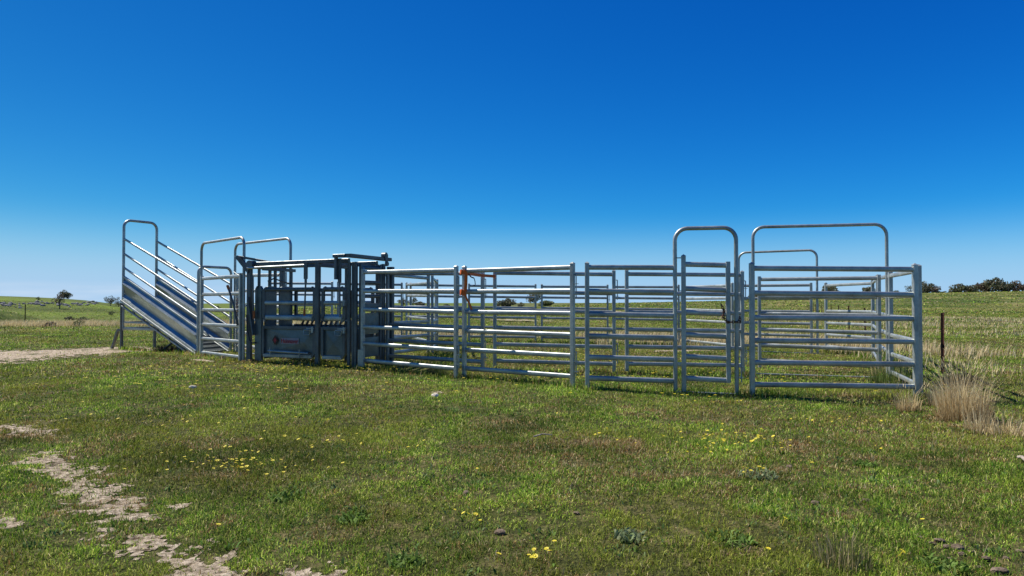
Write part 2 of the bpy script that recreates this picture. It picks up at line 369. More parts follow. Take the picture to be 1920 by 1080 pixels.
def gate_rails(parent, x0, x1, z0, z1, m=GALV, hts=RZ, y=0, wd=.042, ht=.072):
    for h in hts:
        j = random.uniform(-.004, .004)
        MB().oval((x0, y, h + z0 + j), (x1, y, h + z1 - j), wd, ht).build('rail', m, parent)
def yard_panel(P0, P1, label, pin=True, H=HP, z=None, name='yard_panel', cap=True):
    Ln, a = frame_of(P0, P1); g0, g1 = (gh(*P0), gh(*P1)) if z is None else z
    t = thing(name, label, 'yard panel', (P0[0], P0[1], g0), a, 'steel rail panels of the cattle yard')
    dz = g1 - g0; k = H / 1.8
    post_mb(.031, -.04, H, cap=cap).build('post', GALV, t); post_mb(Ln - .031, dz - .04, dz + H, cap=cap).build('post', GALV, t)
    gate_rails(t, .060, Ln - .060, 0, dz, hts=[r * k for r in RZ])
    if pin:
        for zz in (1.45, .33): pin_mb(Ln + .0, 0, dz + zz).build('pin', GALV, t)
    return t
def hoop_path(x0, x1, z0, z1, top, r):
    p = [(x0, 0, z0)]
    for i in range(9): t = math.pi - math.pi / 2 * i / 8; p.append((x0 + r + r * math.cos(t), 0, top - r + r * math.sin(t)))
    for i in range(9): t = math.pi / 2 - math.pi / 2 * i / 8; p.append((x1 - r + r * math.cos(t), 0, top - r + r * math.sin(t)))
    return p + [(x1, 0, z1)]
def hoop_mb(x0, x1, z0, z1, top, r=.16, tr=.028):
    pr = []
    for i in range(12): t = 2 * math.pi * i / 12; pr.append((tr * math.cos(t), tr * math.sin(t)))
    return MB().sweep(hoop_path(x0, x1, z0, z1, top, r), pr, (0, 1, 0))
def link_chain(pts, r=.013, wire=.0042):
    """chain of interlocking oval links along a polyline"""
    m = MB(); P = [Vector(p) for p in pts]; step = r * 2.3; s = 0; k = 0
    for a, b in zip(P[:-1], P[1:]):
        d = (b - a); Ln = d.length; t = d.normalized(); u = t.cross(Vector((0.3, .9, .2))).normalized(); v = t.cross(u)
        c = 0
        while c < Ln:
            o = a + t * c; ax = u if k % 2 else v; ring = []
            for i in range(9):
                an = 2 * math.pi * i / 8; ring.append(o + t * math.cos(an) * r * 1.6 + ax * math.sin(an) * r)
            m.tube(ring, wire, 5, up=t.cross(ax)); c += step; k += 1
    return m
panels = [
 # front wall
 ((-2.71, 12.03), (-.874, 10.71), 'galvanised six rail panel in the front wall right beside the cattle crush'),
 ((-.80, 10.87), (.904, 9.66), 'front wall panel with the orange strap knotted round its left post'),
 ((4.03 - .80, 9.07), (5.49, 9.03), 'nearest panel at the right front corner, dark rails in front of the tall hoops'),
 # right side wall
 ((5.575, 9.12), (6.23, 10.98), 'side panel running back from the right front corner beside the dry tussock'),
 ((6.27, 11.05), (7.10, 12.95), 'right side wall panel just behind the tall hoop, second back from the front corner'),
 ((7.14, 13.02), (8.20, 15.15), 'right side wall panel third back from the front corner'),
 ((8.46, 15.6), (8.22, 17.5), 'farthest right wall panel seen between the fence pickets and the slanting gate'),
 # middle row
 ((-2.42, 12.84), (-.498, 11.97), 'middle row panel starting behind the crush and ending at the orange strap'),
 ((-.34, 12.03), (1.83, 11.77), 'middle row panel behind the strapped front panel'),
 ((1.99, 11.75), (4.07, 11.70), 'middle row panel behind the small hooped man gate'),
 # inner cross wall
 ((-2.66, 13.15), (-1.88, 15.1), 'inner cross panel running away behind the crush towards the back wall'),
 ((-1.81, 15.12), (-1.93, 17.2), 'inner cross panel seen nearly end on behind the leftmost front panel'),
 ((-3.28, 20.7), (-1.98, 17.4), 'long inner panel angled from the back wall towards the inner cross wall'),
 # back wall, left to right
 ((-7.50, 20.5), (-5.5, 20.5), 'back wall panel seen through the side of the crush'),
 ((-5.38, 20.5), (-3.40, 20.75), 'back wall panel between the crush tower and the angled inner panel'),
 ((-3.20, 20.85), (-1.45, 20.8), 'back wall panel behind the angled inner panel'),
 ((-1.37, 20.8), (.765, 20.8), 'back wall panel in front of the two round distant trees'),
 ((.90, 20.8), (2.97, 20.5), 'back wall panel just right of the leafy distant tree'),
 ((3.10, 20.4), (5.02, 19.95), 'back wall panel behind the left half of the hooped man gate panel'),
 ((5.10, 19.9), (5.85, 17.65), 'back wall panel coming forward to meet the back hoop'),
]
for i, (a, b, lab) in enumerate(panels):
    yard_panel(a, b, lab, pin=i not in (2, 6, 12, 19))
# man gate panel (front wall)
def man_gate():
    P0, P1 = (1.025, 9.72), (3.12, 9.12); Ln, a = frame_of(P0, P1)
    # the panel runs nearly square to the view
    P0, P1 = (1.045, 9.55), (3.11, 9.15); Ln, a = frame_of(P0, P1)
    g0, g1 = gh(*P0), gh(*P1)
    t = thing('man_gate_panel', 'front wall panel with a small man gate under a rounded hoop, chained shut', 'gate panel', (P0[0], P0[1], g0), a, None)
    dz = g1 - g0; xh = 1.255; xr = Ln - .03
    post_mb(.031, -.04, HP).build('post', GALV, t)
    for h in RZ: MB().oval((.06, 0, h), (xh - .025, 0, h + dz * .6)).build('rail', GALV, t)
    hoop_mb(xh, xr, -.04 + dz * .5, dz - .04, 2.27, .17, .029).build('hoop', GALV, t)
    MB().bar((xh + .028, 0, .008 + dz * .6), (xr - .028, 0, .008 + dz), .05, .022).build('ground_bar', GALV, t)
    g = post_mb(xh + .115, .01, 1.885, y=-.012).bar((xr - .11, -.012, .14), (xr - .11, -.012, 1.80), .06, .06)
    for h in (RZ[0], RZ[-1]): g.oval((xh + .135, -.012, h + .03), (xr - .13, -.012, h + .01))
    g = g.build('gate', GALV, t)
    for h in RZ[1:-1]: MB().oval((xh + .145, -.012, h + .03), (xr - .14, -.012, h + .01)).build('rail', GALV, g)
    for z in (1.86, .40): MB().bar((xh + .02, -.012, z), (xh + .10, -.012, z), .03, .014).build('hinge', GALV, g)
    c = link_chain([(xr - .20, -.05, 1.20), (xr - .17, -.06, 1.12), (xr - .18, -.05, 1.03), (xr - .12, -.055, .97), (xr + .04, -.05, .975), (xr + .045, .0, 1.03)], .016, .006)
    c.build('chain', RUST, t)
    for zz in (1.45, .33): pin_mb(Ln + .0, 0, dz + zz).build('pin', GALV, t)
man_gate()
# hooped gate frames
def hoop_gate(P0, P1, H, label, gate=None, name='gate_frame', rt=.19, gl=None, bar=True, tr=.028, gz0=0.0):
    Ln, a = frame_of(P0, P1); g0, g1 = gh(*P0), gh(*P1)
    t = thing(name, label, 'gate frame', (P0[0], P0[1], g0), a, 'hooped gate frames of the cattle yard')
    hoop_mb(0, Ln, -.04, g1 - g0 - .04, H, rt, tr).build('hoop', GALV, t)
    if bar: MB().bar((.03, 0, .01), (Ln - .03, 0, g1 - g0 + .01), .05, .02).build('ground_bar', GALV, t)
    if gate:
        Q0, Q1 = gate; ca, sa = math.cos(-a), math.sin(-a)
        def loc(q): x, y = q[0] - P0[0], q[1] - P0[1]; return (x * ca - y * sa, x * sa + y * ca)
        q0, q1 = loc(Q0), loc(Q1); h0, h1 = gh(*Q0) - g0 + gz0, gh(*Q1) - g0 + gz0
        u = Vector((q1[0] - q0[0], q1[1] - q0[1], 0)).normalized()
        g = MB().bar((q0[0], q0[1], h0 + .02), (q0[0], q0[1], h0 + HP), .06, .06).bar((q1[0], q1[1], h1 + .02), (q1[0], q1[1], h1 + HP), .06, .06)
        for h in (RZ[0], RZ[-1]): g.oval((q0[0] + u.x * .02, q0[1] + u.y * .02, h + h0), (q1[0] - u.x * .02, q1[1] - u.y * .02, h + h1))
        g = g.build('gate', GALV, t)
        for h in RZ[1:-1]:
            MB().oval((q0[0] + u.x * .03, q0[1] + u.y * .03, h + h0), (q1[0] - u.x * .03, q1[1] - u.y * .03, h + h1)).build('rail', GALV, g)
    return t
hoop_gate((4.27, 11.8), (6.37, 11.32), 2.60, 'tallest wide hooped gate frame at the right of the yard with its gate swung open',
          gate=((4.86, 13.1), (6.56, 11.92)))
hoop_gate((6.06, 17.8), (7.69, 16.8), 2.62, 'smaller far hooped gate frame in the back right of the yard with a closed gate',
          gate=((6.14, 17.75), (7.57, 16.87)))
fr = hoop_gate((-6.76, 14.5), (-5.23, 13.0), 2.43, 'near hooped gate frame in the race between the ramp and the crush',
          gate=((-6.68, 14.36), (-5.30, 13.02)), rt=.17, gz0=-.08)
link_chain([(1.98, -.06, 1.20), (1.99, -.07, .72)], .016, .006).build('chain', RUST, fr)
MB().tube([(1.72, -.02, 1.76), (2.10, -.06, 1.66)], .011, 6).build('latch_rod', GALV, fr)
hoop_gate((-6.36, 15.3), (-4.57, 13.75), 2.47, 'far hooped gate frame in the race, behind the front of the crush',
          gate=((-6.27, 15.2), (-4.72, 13.86)), rt=.17)
# ------------------------------------------------------------------ loading ramp
def loading_ramp():
    P0 = (-6.87, 14.6); u = (-.860, .510); a = math.atan2(u[1], u[0]); g = gh(*P0)
    t = thing('loading_ramp', 'galvanised cattle loading ramp rising to the left with sheeted sides and a tall hoop', 'loading ramp', (P0[0], P0[1], g - .095), a)
    T = -.82; LL = 2.92      # local +x up the ramp, local -y away from the camera
    def Z(h0, h1, s): return h0 + (h1 - h0) * s / LL
    def ybox(path, y): return [(p[0], y, p[1]) for p in path]
    # hoops across the ramp
    def cross_hoop(s, z0, top, r, tr):
        p = [(s, 0, z0)]
        for i in range(9): q = math.pi / 2 * i / 8; p.append((s, -(r - r * math.cos(q)), top - r + r * math.sin(q)))
        for i in range(9): q = math.pi / 2 * (1 - i / 8); p.append((s, T + (r - r * math.cos(q)), top - r + r * math.sin(q)))
        p.append((s, T, z0)); n = 10; pr = [(tr * math.cos(2 * math.pi * i / n), tr * math.sin(2 * math.pi * i / n)) for i in range(n)]
        return MB().sweep(p, pr, (1, 0, 0))
    cross_hoop(LL, .55, 3.22, .17, .032).build('hoop', GALV, t)
    cross_hoop(0, -.03, 2.02, .14, .030).build('hoop', GALV, t)
    for y, nm in ((0, 0), (T, 1)):
        for h0, h1 in ((1.645, 2.755), (1.225, 2.395), (.885, 2.06)):
            MB().oval((.0, y, h0), (LL - .03, y, h1), .036, .052, up=(0, 0, 1)).build('rail', GALV, t)
        # folded side sheet
        prof = [(1.85, .0), (1.81, .0), (1.80, .02), (1.69, -.045), (1.675, -.04), (1.45, .022), (1.44, .022), (1.355, -.04), (1.34, -.04), (1.27, -.02)]
        m = MB(); vs = []
        for s in (0.03, LL - .03):
            for th in (0, .006):
                for z, o in prof:
                    zz = z + (Z(.655, 1.85, s) - 1.85); sgn = 1 if y == 0 else 1
                    vs.append((s, y - (o + th) * sgn, zz))
        n = len(prof); fs = []
        for th in (0, 1):
            for i in range(n - 1): fs.append((th * n + i, th * n + i + 1, 2 * n + th * n + i + 1, 2 * n + th * n + i))
        fs += [(0, n, 3 * n, 2 * n), (n - 1, 2 * n - 1, 4 * n - 1, 3 * n - 1)]
        m.add(vs, fs); m.build('side_sheet', SHEET, t)
        MB().bar((0.0, y, .66), (LL, y, 1.86), .045, .035).build('sheet_rail', GALV, t)
        b = MB().bar((0.0, y + .05, .10), (LL, y + .05, 1.275), .05, .055)
        b.build('side_beam', GALV, t)
        b = MB().bar((.0, y + .03, -.0), (LL, y + .03, 1.145), .05, .035).build('side_beam', GALV, t)
        br = MB()
        for s in (.45, 1.0, 1.45, 2.0, 2.4):
            z = Z(.05, 1.21, s); br.box((s - .03, y + .02, z - .05), (s + .04, y + .05, z + .03))
        br.build('bracket', GDARK, t)
    MB().poly([(0, 0, .06), (LL, 0, 1.22), (LL, T, 1.22), (0, T, .06)], (-.37, 0, .93), .012).build('floor', SHEETD, t)
    for k in range(14):
        s = .12 + k * .2; z = Z(.085, 1.245, s)
        MB().bar((s, -.03, z), (s, T + .03, z), .04, .03).build('cleat', GALV, t)
    MB().poly([(LL - .12, T + .02, 1.10), (1.60, T + .02, .75), (LL - .12, T + .02, .75)], (0, 1, 0), .006).build('gusset', SHEET, t)
    # undercarriage
    uc = MB()
    for y in (0, T):
        uc.bar((1.55, y, .745), (LL, y, .745), .04, .035); uc.bar((1.15, y, .60), (LL + .02, y, .60), .055, .055)
    uc.bar((LL, 0, .60), (LL, T, .60), .055, .055).bar((LL, 0, .745), (LL, T, .745), .04, .04)
    uc.build('subframe', GALV, t)
    for y, x1 in ((0.0, LL), (T, LL)):
        MB().bar((x1 + .015, y + .02, -.05), (x1 + .015, y + .02, 1.2), .06, .06).build('leg', GDARK, t)
        if y == 0: MB().sweep([(LL, y + .03, .565), (LL + .13, y + .03, .562), (LL + .17, y + .03, .53), (LL + .42, y + .05, .01)], [(-.028, -.028), (.028, -.028), (.028, .028), (-.028, .028)], (0, 1, 0), smooth=False).build('brace_leg', GDARK, t)
        if y == 0: MB().box((LL + .36, y - .02, -.01), (LL + .52, y + .12, .012)).build('foot', GALV, t)
    hol = MB()
    for k in range(9): hol.box((LL + .043, -.0, .70 + k * .055), (LL + .047, .04, .73 + k * .055)); hol.box((LL + .0, .0505, .70 + k * .055), (LL + .03, .0525, .73 + k * .055))
    hol.build('adjuster_holes', BLACK, t)
    MB().tube([(1.62, -.15, .06), (1.10, -.25, .42)], .028, 8).tube([(1.25, -.2, .50), (.95, -.2, .12)], .035, 8).tube([(1.25, -.35, .50), (1.25, -.05, .50)], .03, 8).build('drawbar', GDARK, t)
loading_ramp()
# ------------------------------------------------------------------ cattle crush
def crush():
    P0 = (-5.12, 12.95); a = math.atan2(-.365, .931); g = gh(*P0)
    t = thing('cattle_crush', 'dark galvanised cattle crush with sheeted lower side gates, red lettering and levers', 'cattle crush', (P0[0], P0[1], g - .095), a)
    T = .92
    def B(n, m, *bs):
        mb = MB()
        for b in bs: mb.bar(*b)
        return mb.build(n, m, t)
    # local x along the crush, y away from the camera
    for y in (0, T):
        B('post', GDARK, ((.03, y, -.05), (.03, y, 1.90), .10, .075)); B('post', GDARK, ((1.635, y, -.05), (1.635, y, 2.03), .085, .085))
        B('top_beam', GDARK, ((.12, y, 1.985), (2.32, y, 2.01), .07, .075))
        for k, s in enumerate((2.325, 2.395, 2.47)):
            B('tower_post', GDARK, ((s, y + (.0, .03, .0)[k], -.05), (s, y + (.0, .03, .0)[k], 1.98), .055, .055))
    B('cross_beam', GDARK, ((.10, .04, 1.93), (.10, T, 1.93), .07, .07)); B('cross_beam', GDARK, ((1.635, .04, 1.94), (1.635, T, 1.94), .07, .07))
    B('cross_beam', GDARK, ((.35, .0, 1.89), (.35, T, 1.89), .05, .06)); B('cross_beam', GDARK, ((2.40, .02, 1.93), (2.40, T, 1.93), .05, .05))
    # rear tower and sliding gate track
    B('gate_track', GDARK, ((2.44, -.20, 2.085), (2.44, 1.16, 2.085), .13, .065), ((2.12, -.17, 2.085), (2.375, -.17, 2.085), .10, .06))
    B('hanger', GDARK, ((2.16, -.17, 1.66), (2.16, -.17, 2.055), .05, .06))
    r = MB().tube([(2.44, .93, 2.15), (2.52, .93, 2.15)], .062, 14, up=(0, 0, 1)).box((2.51, .90, 1.97), (2.525, .99, 2.17)).tube([(2.50, .955, 1.99), (2.54, .955, 1.99)], .045, 12, up=(0, 0, 1))
    r.build('roller', GDARK, t)
    sg = B('sliding_gate', GDARK, ((2.53, .06, .10), (2.53, .06, 1.95), .05, .05), ((2.53, .70, .10), (2.53, .70, 1.95), .05, .05), ((2.53, .80, -.02), (2.53, .80, 1.98), .05, .05))
    for z in (1.88, 1.615, 1.36): MB().oval((2.53, .08, z), (2.53, .68, z), .045, .07).build('rail', GDARK, sg)
    MB().bar((2.53, .08, 1.19), (2.53, .68, 1.19), .06, .08).build('rail', GDARK, sg)
    for z0, z1 in ((.66, 1.05), (.24, .60)):
        m = MB(); c = (2.515, .38, (z0 + z1) / 2); q = [(2.53, .08, z0), (2.53, .68, z0), (2.53, .68, z1), (2.53, .08, z1)]
        m.add(q + [c] + [(2.54, .38, c[2])], [(0, 1, 4), (1, 2, 4), (2, 3, 4), (3, 0, 4), (0, 5, 1), (1, 5, 2), (2, 5, 3), (3, 5, 0)]).build('sheet', SHEETD, sg)
    B('outer_guide', GDARK, ((2.60, .96, -.04), (2.60, .96, 1.93), .13, .09))
    # side gates, near and far
    def side_gate(s0, s1, y, decal=False):
        m = MB(); c = .07; w_ = .06
        pts = [(s0, y, .95), (s0, y, 1.46), (s0 + c, y, 1.52)]; m.sweep(pts, [(-.03, -.022), (.03, -.022), (.03, .022), (-.03, .022)], (0, 1, 0), smooth=False)
        pts = [(s1 - c, y, 1.52), (s1, y, 1.46), (s1, y, .95)]; m.sweep(pts, [(-.03, -.022), (.03, -.022), (.03, .022), (-.03, .022)], (0, 1, 0), smooth=False)
        m.sweep([(s0 + c, y, .90), (s0, y, .96)], [(-.03, -.022), (.03, -.022), (.03, .022), (-.03, .022)], (0, 1, 0), smooth=False)
        m.sweep([(s1, y, .96), (s1 - c, y, .90)], [(-.03, -.022), (.03, -.022), (.03, .022), (-.03, .022)], (0, 1, 0), smooth=False)
        m.oval((s0 + .01, y, 1.49), (s1 - .01, y, 1.49), .045, .075)
        up = m.build('upper_gate', GDARK, t)
        for z in (1.235,): MB().oval((s0 + .03, y, z), (s1 - .03, y, z), .045, .075).build('rail', GALV, up)
        MB().oval((s0 + .05, y, .955), (s1 - .05, y, .955), .05, .10).build('rail', GALV, up)
        m = MB(); fr_ = [(-.026, -.03), (.026, -.03), (.026, .03), (-.026, .03)]
        m.sweep([(s0, y, .76), (s0, y, .26)], fr_, (0, 1, 0), smooth=False).sweep([(s1, y, .76), (s1, y, .30), (s1 - .05, y, .235)], fr_, (0, 1, 0), smooth=False)
        m.bar((s0 - .03, y, .767), (s1 + .03, y, .767), .05, .065)
        lo = m.build('lower_gate', GDARK, t)
        MB().bar((s0 - .0, y, .235), (s1 - .05, y, .235), .055, .065).build('rail', GALV, lo)
        sg_ = 1 if y < .5 else -1; mx_ = (s0 + s1) / 2; yy = y + .016 * sg_
        q = [(s0 + .02, yy, .26), (s1 - .02, yy, .26), (s1 - .02, yy, .74), (s0 + .02, yy, .74)]
        cn = [(mx_ + (s1 - s0) * .30 if s1 - s0 > .8 else mx_, yy - .018 * sg_, .50)]
        q2 = [(p[0], yy + .012 * sg_, p[2]) for p in q]
        MB().add(q + cn + q2, [(0, 1, 4), (1, 2, 4), (2, 3, 4), (3, 0, 4), (5, 6, 7, 8), (0, 1, 6, 5), (1, 2, 7, 6), (2, 3, 8, 7), (3, 0, 5, 8)]).build('sheet', SHEETD, lo)
        return lo
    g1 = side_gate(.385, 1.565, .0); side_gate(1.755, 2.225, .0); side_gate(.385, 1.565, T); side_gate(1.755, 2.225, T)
    # lettering on the front sheet
    yd = -.016
    MB().poly([(.595, yd, .525), (.665, yd, .425), (.735, yd, .525), (.665, yd, .625)], (0, 1, 0), .004).build('emblem', DECD, g1)
    MB().poly([(.63, yd - .002, .525), (.665, yd - .002, .475), (.70, yd - .002, .525), (.665, yd - .002, .575)], (0, 1, 0), .003).build('emblem', DECR, g1)
    MB().poly([(.80, yd + .006, .462), (1.215, yd + .006, .462), (1.215, yd + .006, .572), (.80, yd + .006, .572)], (0, 1, 0), .004).build('decal', DECW, g1)
    cu = bpy.data.curves.new('lettering', 'FONT'); cu.body = 'Heinnaver'; cu.size = .118; cu.extrude = .002; cu.offset = .0012; cu.space_character = 1.0
    ob = bpy.data.objects.new('tmp', cu); sc.collection.objects.link(ob); dg = bpy.context.evaluated_depsgraph_get()
    me = bpy.data.meshes.new_from_object(ob.evaluated_get(dg)); me.name = 'lettering'; bpy.data.objects.remove(ob)
    xs = [v.co.x for v in me.vertices]; k = .395 / (max(xs) - min(xs))
    for v in me.vertices: v.co.x = (v.co.x - min(xs)) * k
    me.materials.clear(); me.materials.append(DECR); lt = link(bpy.data.objects.new('lettering', me), g1)
    lt.location = (.81, yd + .002, .478); lt.rotation_euler = (math.pi / 2, 0, 0)
    # head gate at the front end
    def door(y0, y1):
        r_ = .10; pts = [(.30, y0, .16), (.30, y1, .16)]
        for i in range(6): q = math.pi / 2 * i / 5; pts.append((.30, y1 - r_ + r_ * math.cos(q), 1.56 - r_ + r_ * math.sin(q)))
        for i in range(6): q = math.pi / 2 + math.pi / 2 * i / 5; pts.append((.30, y0 + r_ + r_ * math.cos(q), 1.56 - r_ + r_ * math.sin(q)))
        return MB().poly(pts, (1, 0, 0), .03)
    door(.10, .40).build('head_gate', SHEETD, t); door(.50, .88).build('head_gate', SHEETD, t)
    pts = [(.20, 0, .12), (.335, 0, .12), (.335, 0, 1.50), (.30, 0, 1.56), (.22, 0, 1.56), (.18, 0, 1.50), (.18, 0, .16)]
    MB().poly([(p[0], -.02, p[2]) for p in pts], (0, 1, 0), .06).build('baulk_panel', SHEETD, t)
    B('guide_bar', GDARK, ((.26, .0, 1.50), (.26, .0, 1.95), .05, .04), ((.30, .25, 1.5), (.30, .25, 1.93), .05, .05), ((.30, .40, .7), (.30, .40, 1.93), .05, .05), ((.30, .87, 1.5), (.30, .87, 1.93), .05, .05))
    MB().tube([(.28, .55, 1.82), (.28, .40, 1.72), (.28, .22, 1.66)], .014, 6).tube([(.28, .45, 1.70), (.28, .85, 1.62)], .014, 6).build('linkage', GDARK, t)
    # operating gear
    MB().poly([(-.275, -.06, 2.11), (-.24, -.06, 2.16), (-.19, -.06, 2.15), (.06, -.06, 1.90), (.03, -.06, 1.80)], (0, 1, 0), .05).build('crank_arm', GDARK, t)
    B('tie_bar', GDARK, ((-.22, -.03, 2.135), (.60, .10, 1.995), .03, .045))
    MB().tube([(.10, -.10, 1.975), (.10, .04, 1.975)], .078, 16, up=(0, 0, 1)).build('hub', GDARK, t)
    MB().tube([(.05, -.085, 1.905), (1.42, -.085, 1.935)], .024, 10).build('operating_rod', GALV, t)
    lv = MB().bar((1.43, -.09, 1.68), (1.43, -.09, 1.98), .035, .075, up=(1, 0, 0)).bar((1.43, -.09, 1.60), (1.43, -.09, 1.69), .025, .045, up=(1, 0, 0)).tube([(1.43, -.09, 1.60), (1.415, -.10, 1.06)], .016, 8).build('lever', GDARK, t)
    MB().tube([(1.415, -.10, 1.12), (1.41, -.10, 1.00)], .022, 8).build('grip', ORGRIP, lv)
    lv = MB().bar((2.21, -.13, 1.60), (2.21, -.13, 2.04), .04, .06, up=(1, 0, 0)).tube([(2.21, -.13, 1.60), (2.23, -.14, .98)], .016, 8).build('lever', GDARK, t)
    lv = MB().tube([(-.415, -.10, 1.54), (-.36, -.10, 1.42), (-.28, -.09, 1.20), (-.22, -.08, .92), (-.20, -.06, .80)], .020, 8).build('lever', GDARK, t)
    MB().tube([(-.43, -.10, 1.575), (-.395, -.10, 1.50)], .026, 8).build('grip', ORGRIP, lv)
    lv = MB().tube([(.17, -.07, 1.75), (.19, -.08, 1.25), (.21, -.08, .98)], .018, 8).build('lever', GDARK, t)
    MB().tube([(.21, -.08, 1.08), (.212, -.08, .93)], .024, 8).build('grip', ORGRIP, lv)
    MB().bar((.06, -.055, 1.35), (.20, -.06, .62), .03, .09, up=(0, 1, 0)).build('side_arm', GDARK, t)
    MB().tube([(.02, -.065, 1.0), (.05, -.07, .7), (.10, -.07, .52), (.17, -.07, .46), (.24, -.05, .47)], .014, 8).build('hose', BLACK, t)
    def ring(s, z):
        p = [(s, -.06, z), (s - .14, -.065, z), (s - .15, -.065, z - .02), (s - .14, -.065, z - .09), (s - .02, -.065, z - .09), (s, -.06, z)]
        m = MB().tube(p, .011, 6).bar((s - .10, -.045, z + .03), (s + .07, -.045, z + .03), .03, .03).box((s + .02, -.07, z - .05), (s + .06, -.03, z + .06))
        m.build('latch', GALV, t)
    ring(1.52, .735); ring(2.215, .735); ring(2.215, 1.235)
    MB().tube([(.55, -.065, .325), (1.48, -.065, .300)], .023, 10).build('skid_pipe', GALV, t)
    B('bracket', GALV, ((.60, -.065, .24), (.60, -.065, .39), .02, .035), ((1.28, -.065, .22), (1.28, -.065, .37), .02, .035))
    ls = MB().bar((.18, T - .05, .735), (2.2, T - .05, .735), .04, .03).bar((.45, T - .05, .885), (2.2, T - .05, .885), .03, .03).build('louvre_frame', GALV, t)
    for k in range(15):
        s = .52 + k * .115; MB().poly([(s, T - .05, .745), (s + .04, T - .05, .745), (s + .11, T - .05, .875), (s + .07, T - .05, .875)], (0, 1, 0), .03).build('louvre', GDARK, ls)
    MB().box((.05, .12, .015), (2.45, T - .08, .05)).build('floor', GDARK, t)
    MB().box((2.56, -.07, .10), (2.68, -.02, .40)).build('bracket', GALV, t)
crush()
# ------------------------------------------------------------------ orange strap
def strap():
    X, Y = -.765, 10.845; g = gh(X, Y)
    t = thing('ratchet_strap', 'frayed orange webbing strap tied between two yard posts', 'strap', (X, Y, g), 0)
    def rib(pts, w_, up, m=ORANGE, n='webbing'):
        return MB().sweep(pts, [(-w_ / 2, -.002), (w_ / 2, -.002), (w_ / 2, .002), (-w_ / 2, .002)], up, smooth=False).build(n, m, t)
    z1, z2 = 1.72, 1.39
    rib([(.015, -.045, z1 + .02), (.022, -.055, z1 - .08), (.018, -.05, z1 - .20), (.01, -.05, z2 + .02)], .05, (0, 1, 0))
    rib([(-.0, -.047, z2 - .01), (.03, -.06, z2 - .10), (.085, -.06, z2 - .20), (.115, -.055, z2 - .29)], .032, (0, 1, 0), n='tail')
    rib([(.03, -.02, z1 - .02), (.20, .6, z1 - .03), (.30, 1.07, z1 - .02), (.46, 1.12, z1 - .03)], .05, (1, 0, 0))
    for zc, hh in ((z1, .07), (z2, .09)):
        p = []
        for i in range(13):
            q = 2 * math.pi * i / 12; p.append((-.03 + .05 * math.cos(q), .0 + .055 * math.sin(q), zc + (i % 3 - 1) * .008))
        MB().sweep(p, [(-.004, -hh / 2), (.004, -hh / 2), (.004, hh / 2), (-.004, hh / 2)], (0, 0, 1), smooth=False).build('wrap', ORANGE, t)
    MB().tube([(.06, -.03, z1 - .03), (.10, -.04, z1 - .08), (.15, -.045, z1 - .10)], .010, 6).tube([(.15, -.045, z1 - .10), (.165, -.045, z1 - .15), (.17, -.045, z1 - .20), (.155, -.045, z1 - .225), (.135, -.045, z1 - .21)], .007, 6).build('hook', BLACK, t)
strap()
# ------------------------------------------------------------------ wire fences
def fence_post(x, y, h, parent, lean=0.0):
    g = gh(x, y); m = MB(); k = .021
    # Y-section steel picket
    for a in (.5, 2.6, 4.7):
        m.poly([(x, y, g - .1), (x + math.cos(a) * k * 1.5, y + math.sin(a) * k * 1.5, g - .1), (x + math.cos(a) * k * 1.5 + lean, y + math.sin(a) * k * 1.5, g + h), (x + lean, y, g + h)], (-math.sin(a), math.cos(a), 0), .009)
    return m.build('picket', PICKET, parent)
def fence(pts, h, label, wires=(1.08, .80, .52), group=None):
    t = thing('wire_fence', label, 'fence', (0, 0, 0), 0, 'wire fences across the paddock')
    for p in pts: fence_post(p[0], p[1], h * random.uniform(.94, 1.04), t, random.uniform(-.03, .03))
    for wz in wires:
        path = []
        for a, b in zip(pts[:-1], pts[1:]):
            for i in range(3): f = i / 3; x = a[0] + (b[0] - a[0]) * f; y = a[1] + (b[1] - a[1]) * f; path.append((x, y, gh(x, y) + wz - .03 * math.sin(f * math.pi)))
        path.append((pts[-1][0], pts[-1][1], gh(*pts[-1]) + wz))
        MB().tube(path, .0022, 4, up=(0, 0, 1)).build('wire', PICKET, t)
# ground-hugging base points of the fence line that runs away behind the yard
line = [(2.7 + .42 * d, d) for d in (4.2, 12.0, 18.3, 24.6, 31.5, 38.5, 46, 53, 60, 68, 76, 84, 93, 102, 112, 122)]
fence(line, 1.16, 'rusty steel picket fence running away beside the right end of the yard')
far2 = [(x, 140 + .02 * x) for x in (52, 60, 68.5, 77, 85, 91.5, 98, 106.5, 115)]
fence([(x, 152 - .05 * x) for x in range(48, 150, 9)], 1.25, 'distant wire fence crossing the slope of the right hill', wires=(1.1,))
fence([(-29.2, 40.0), (-41.0, 39.5)], 1.15, 'lone picket at the edge of the gully below the left hill', wires=(1.0,))
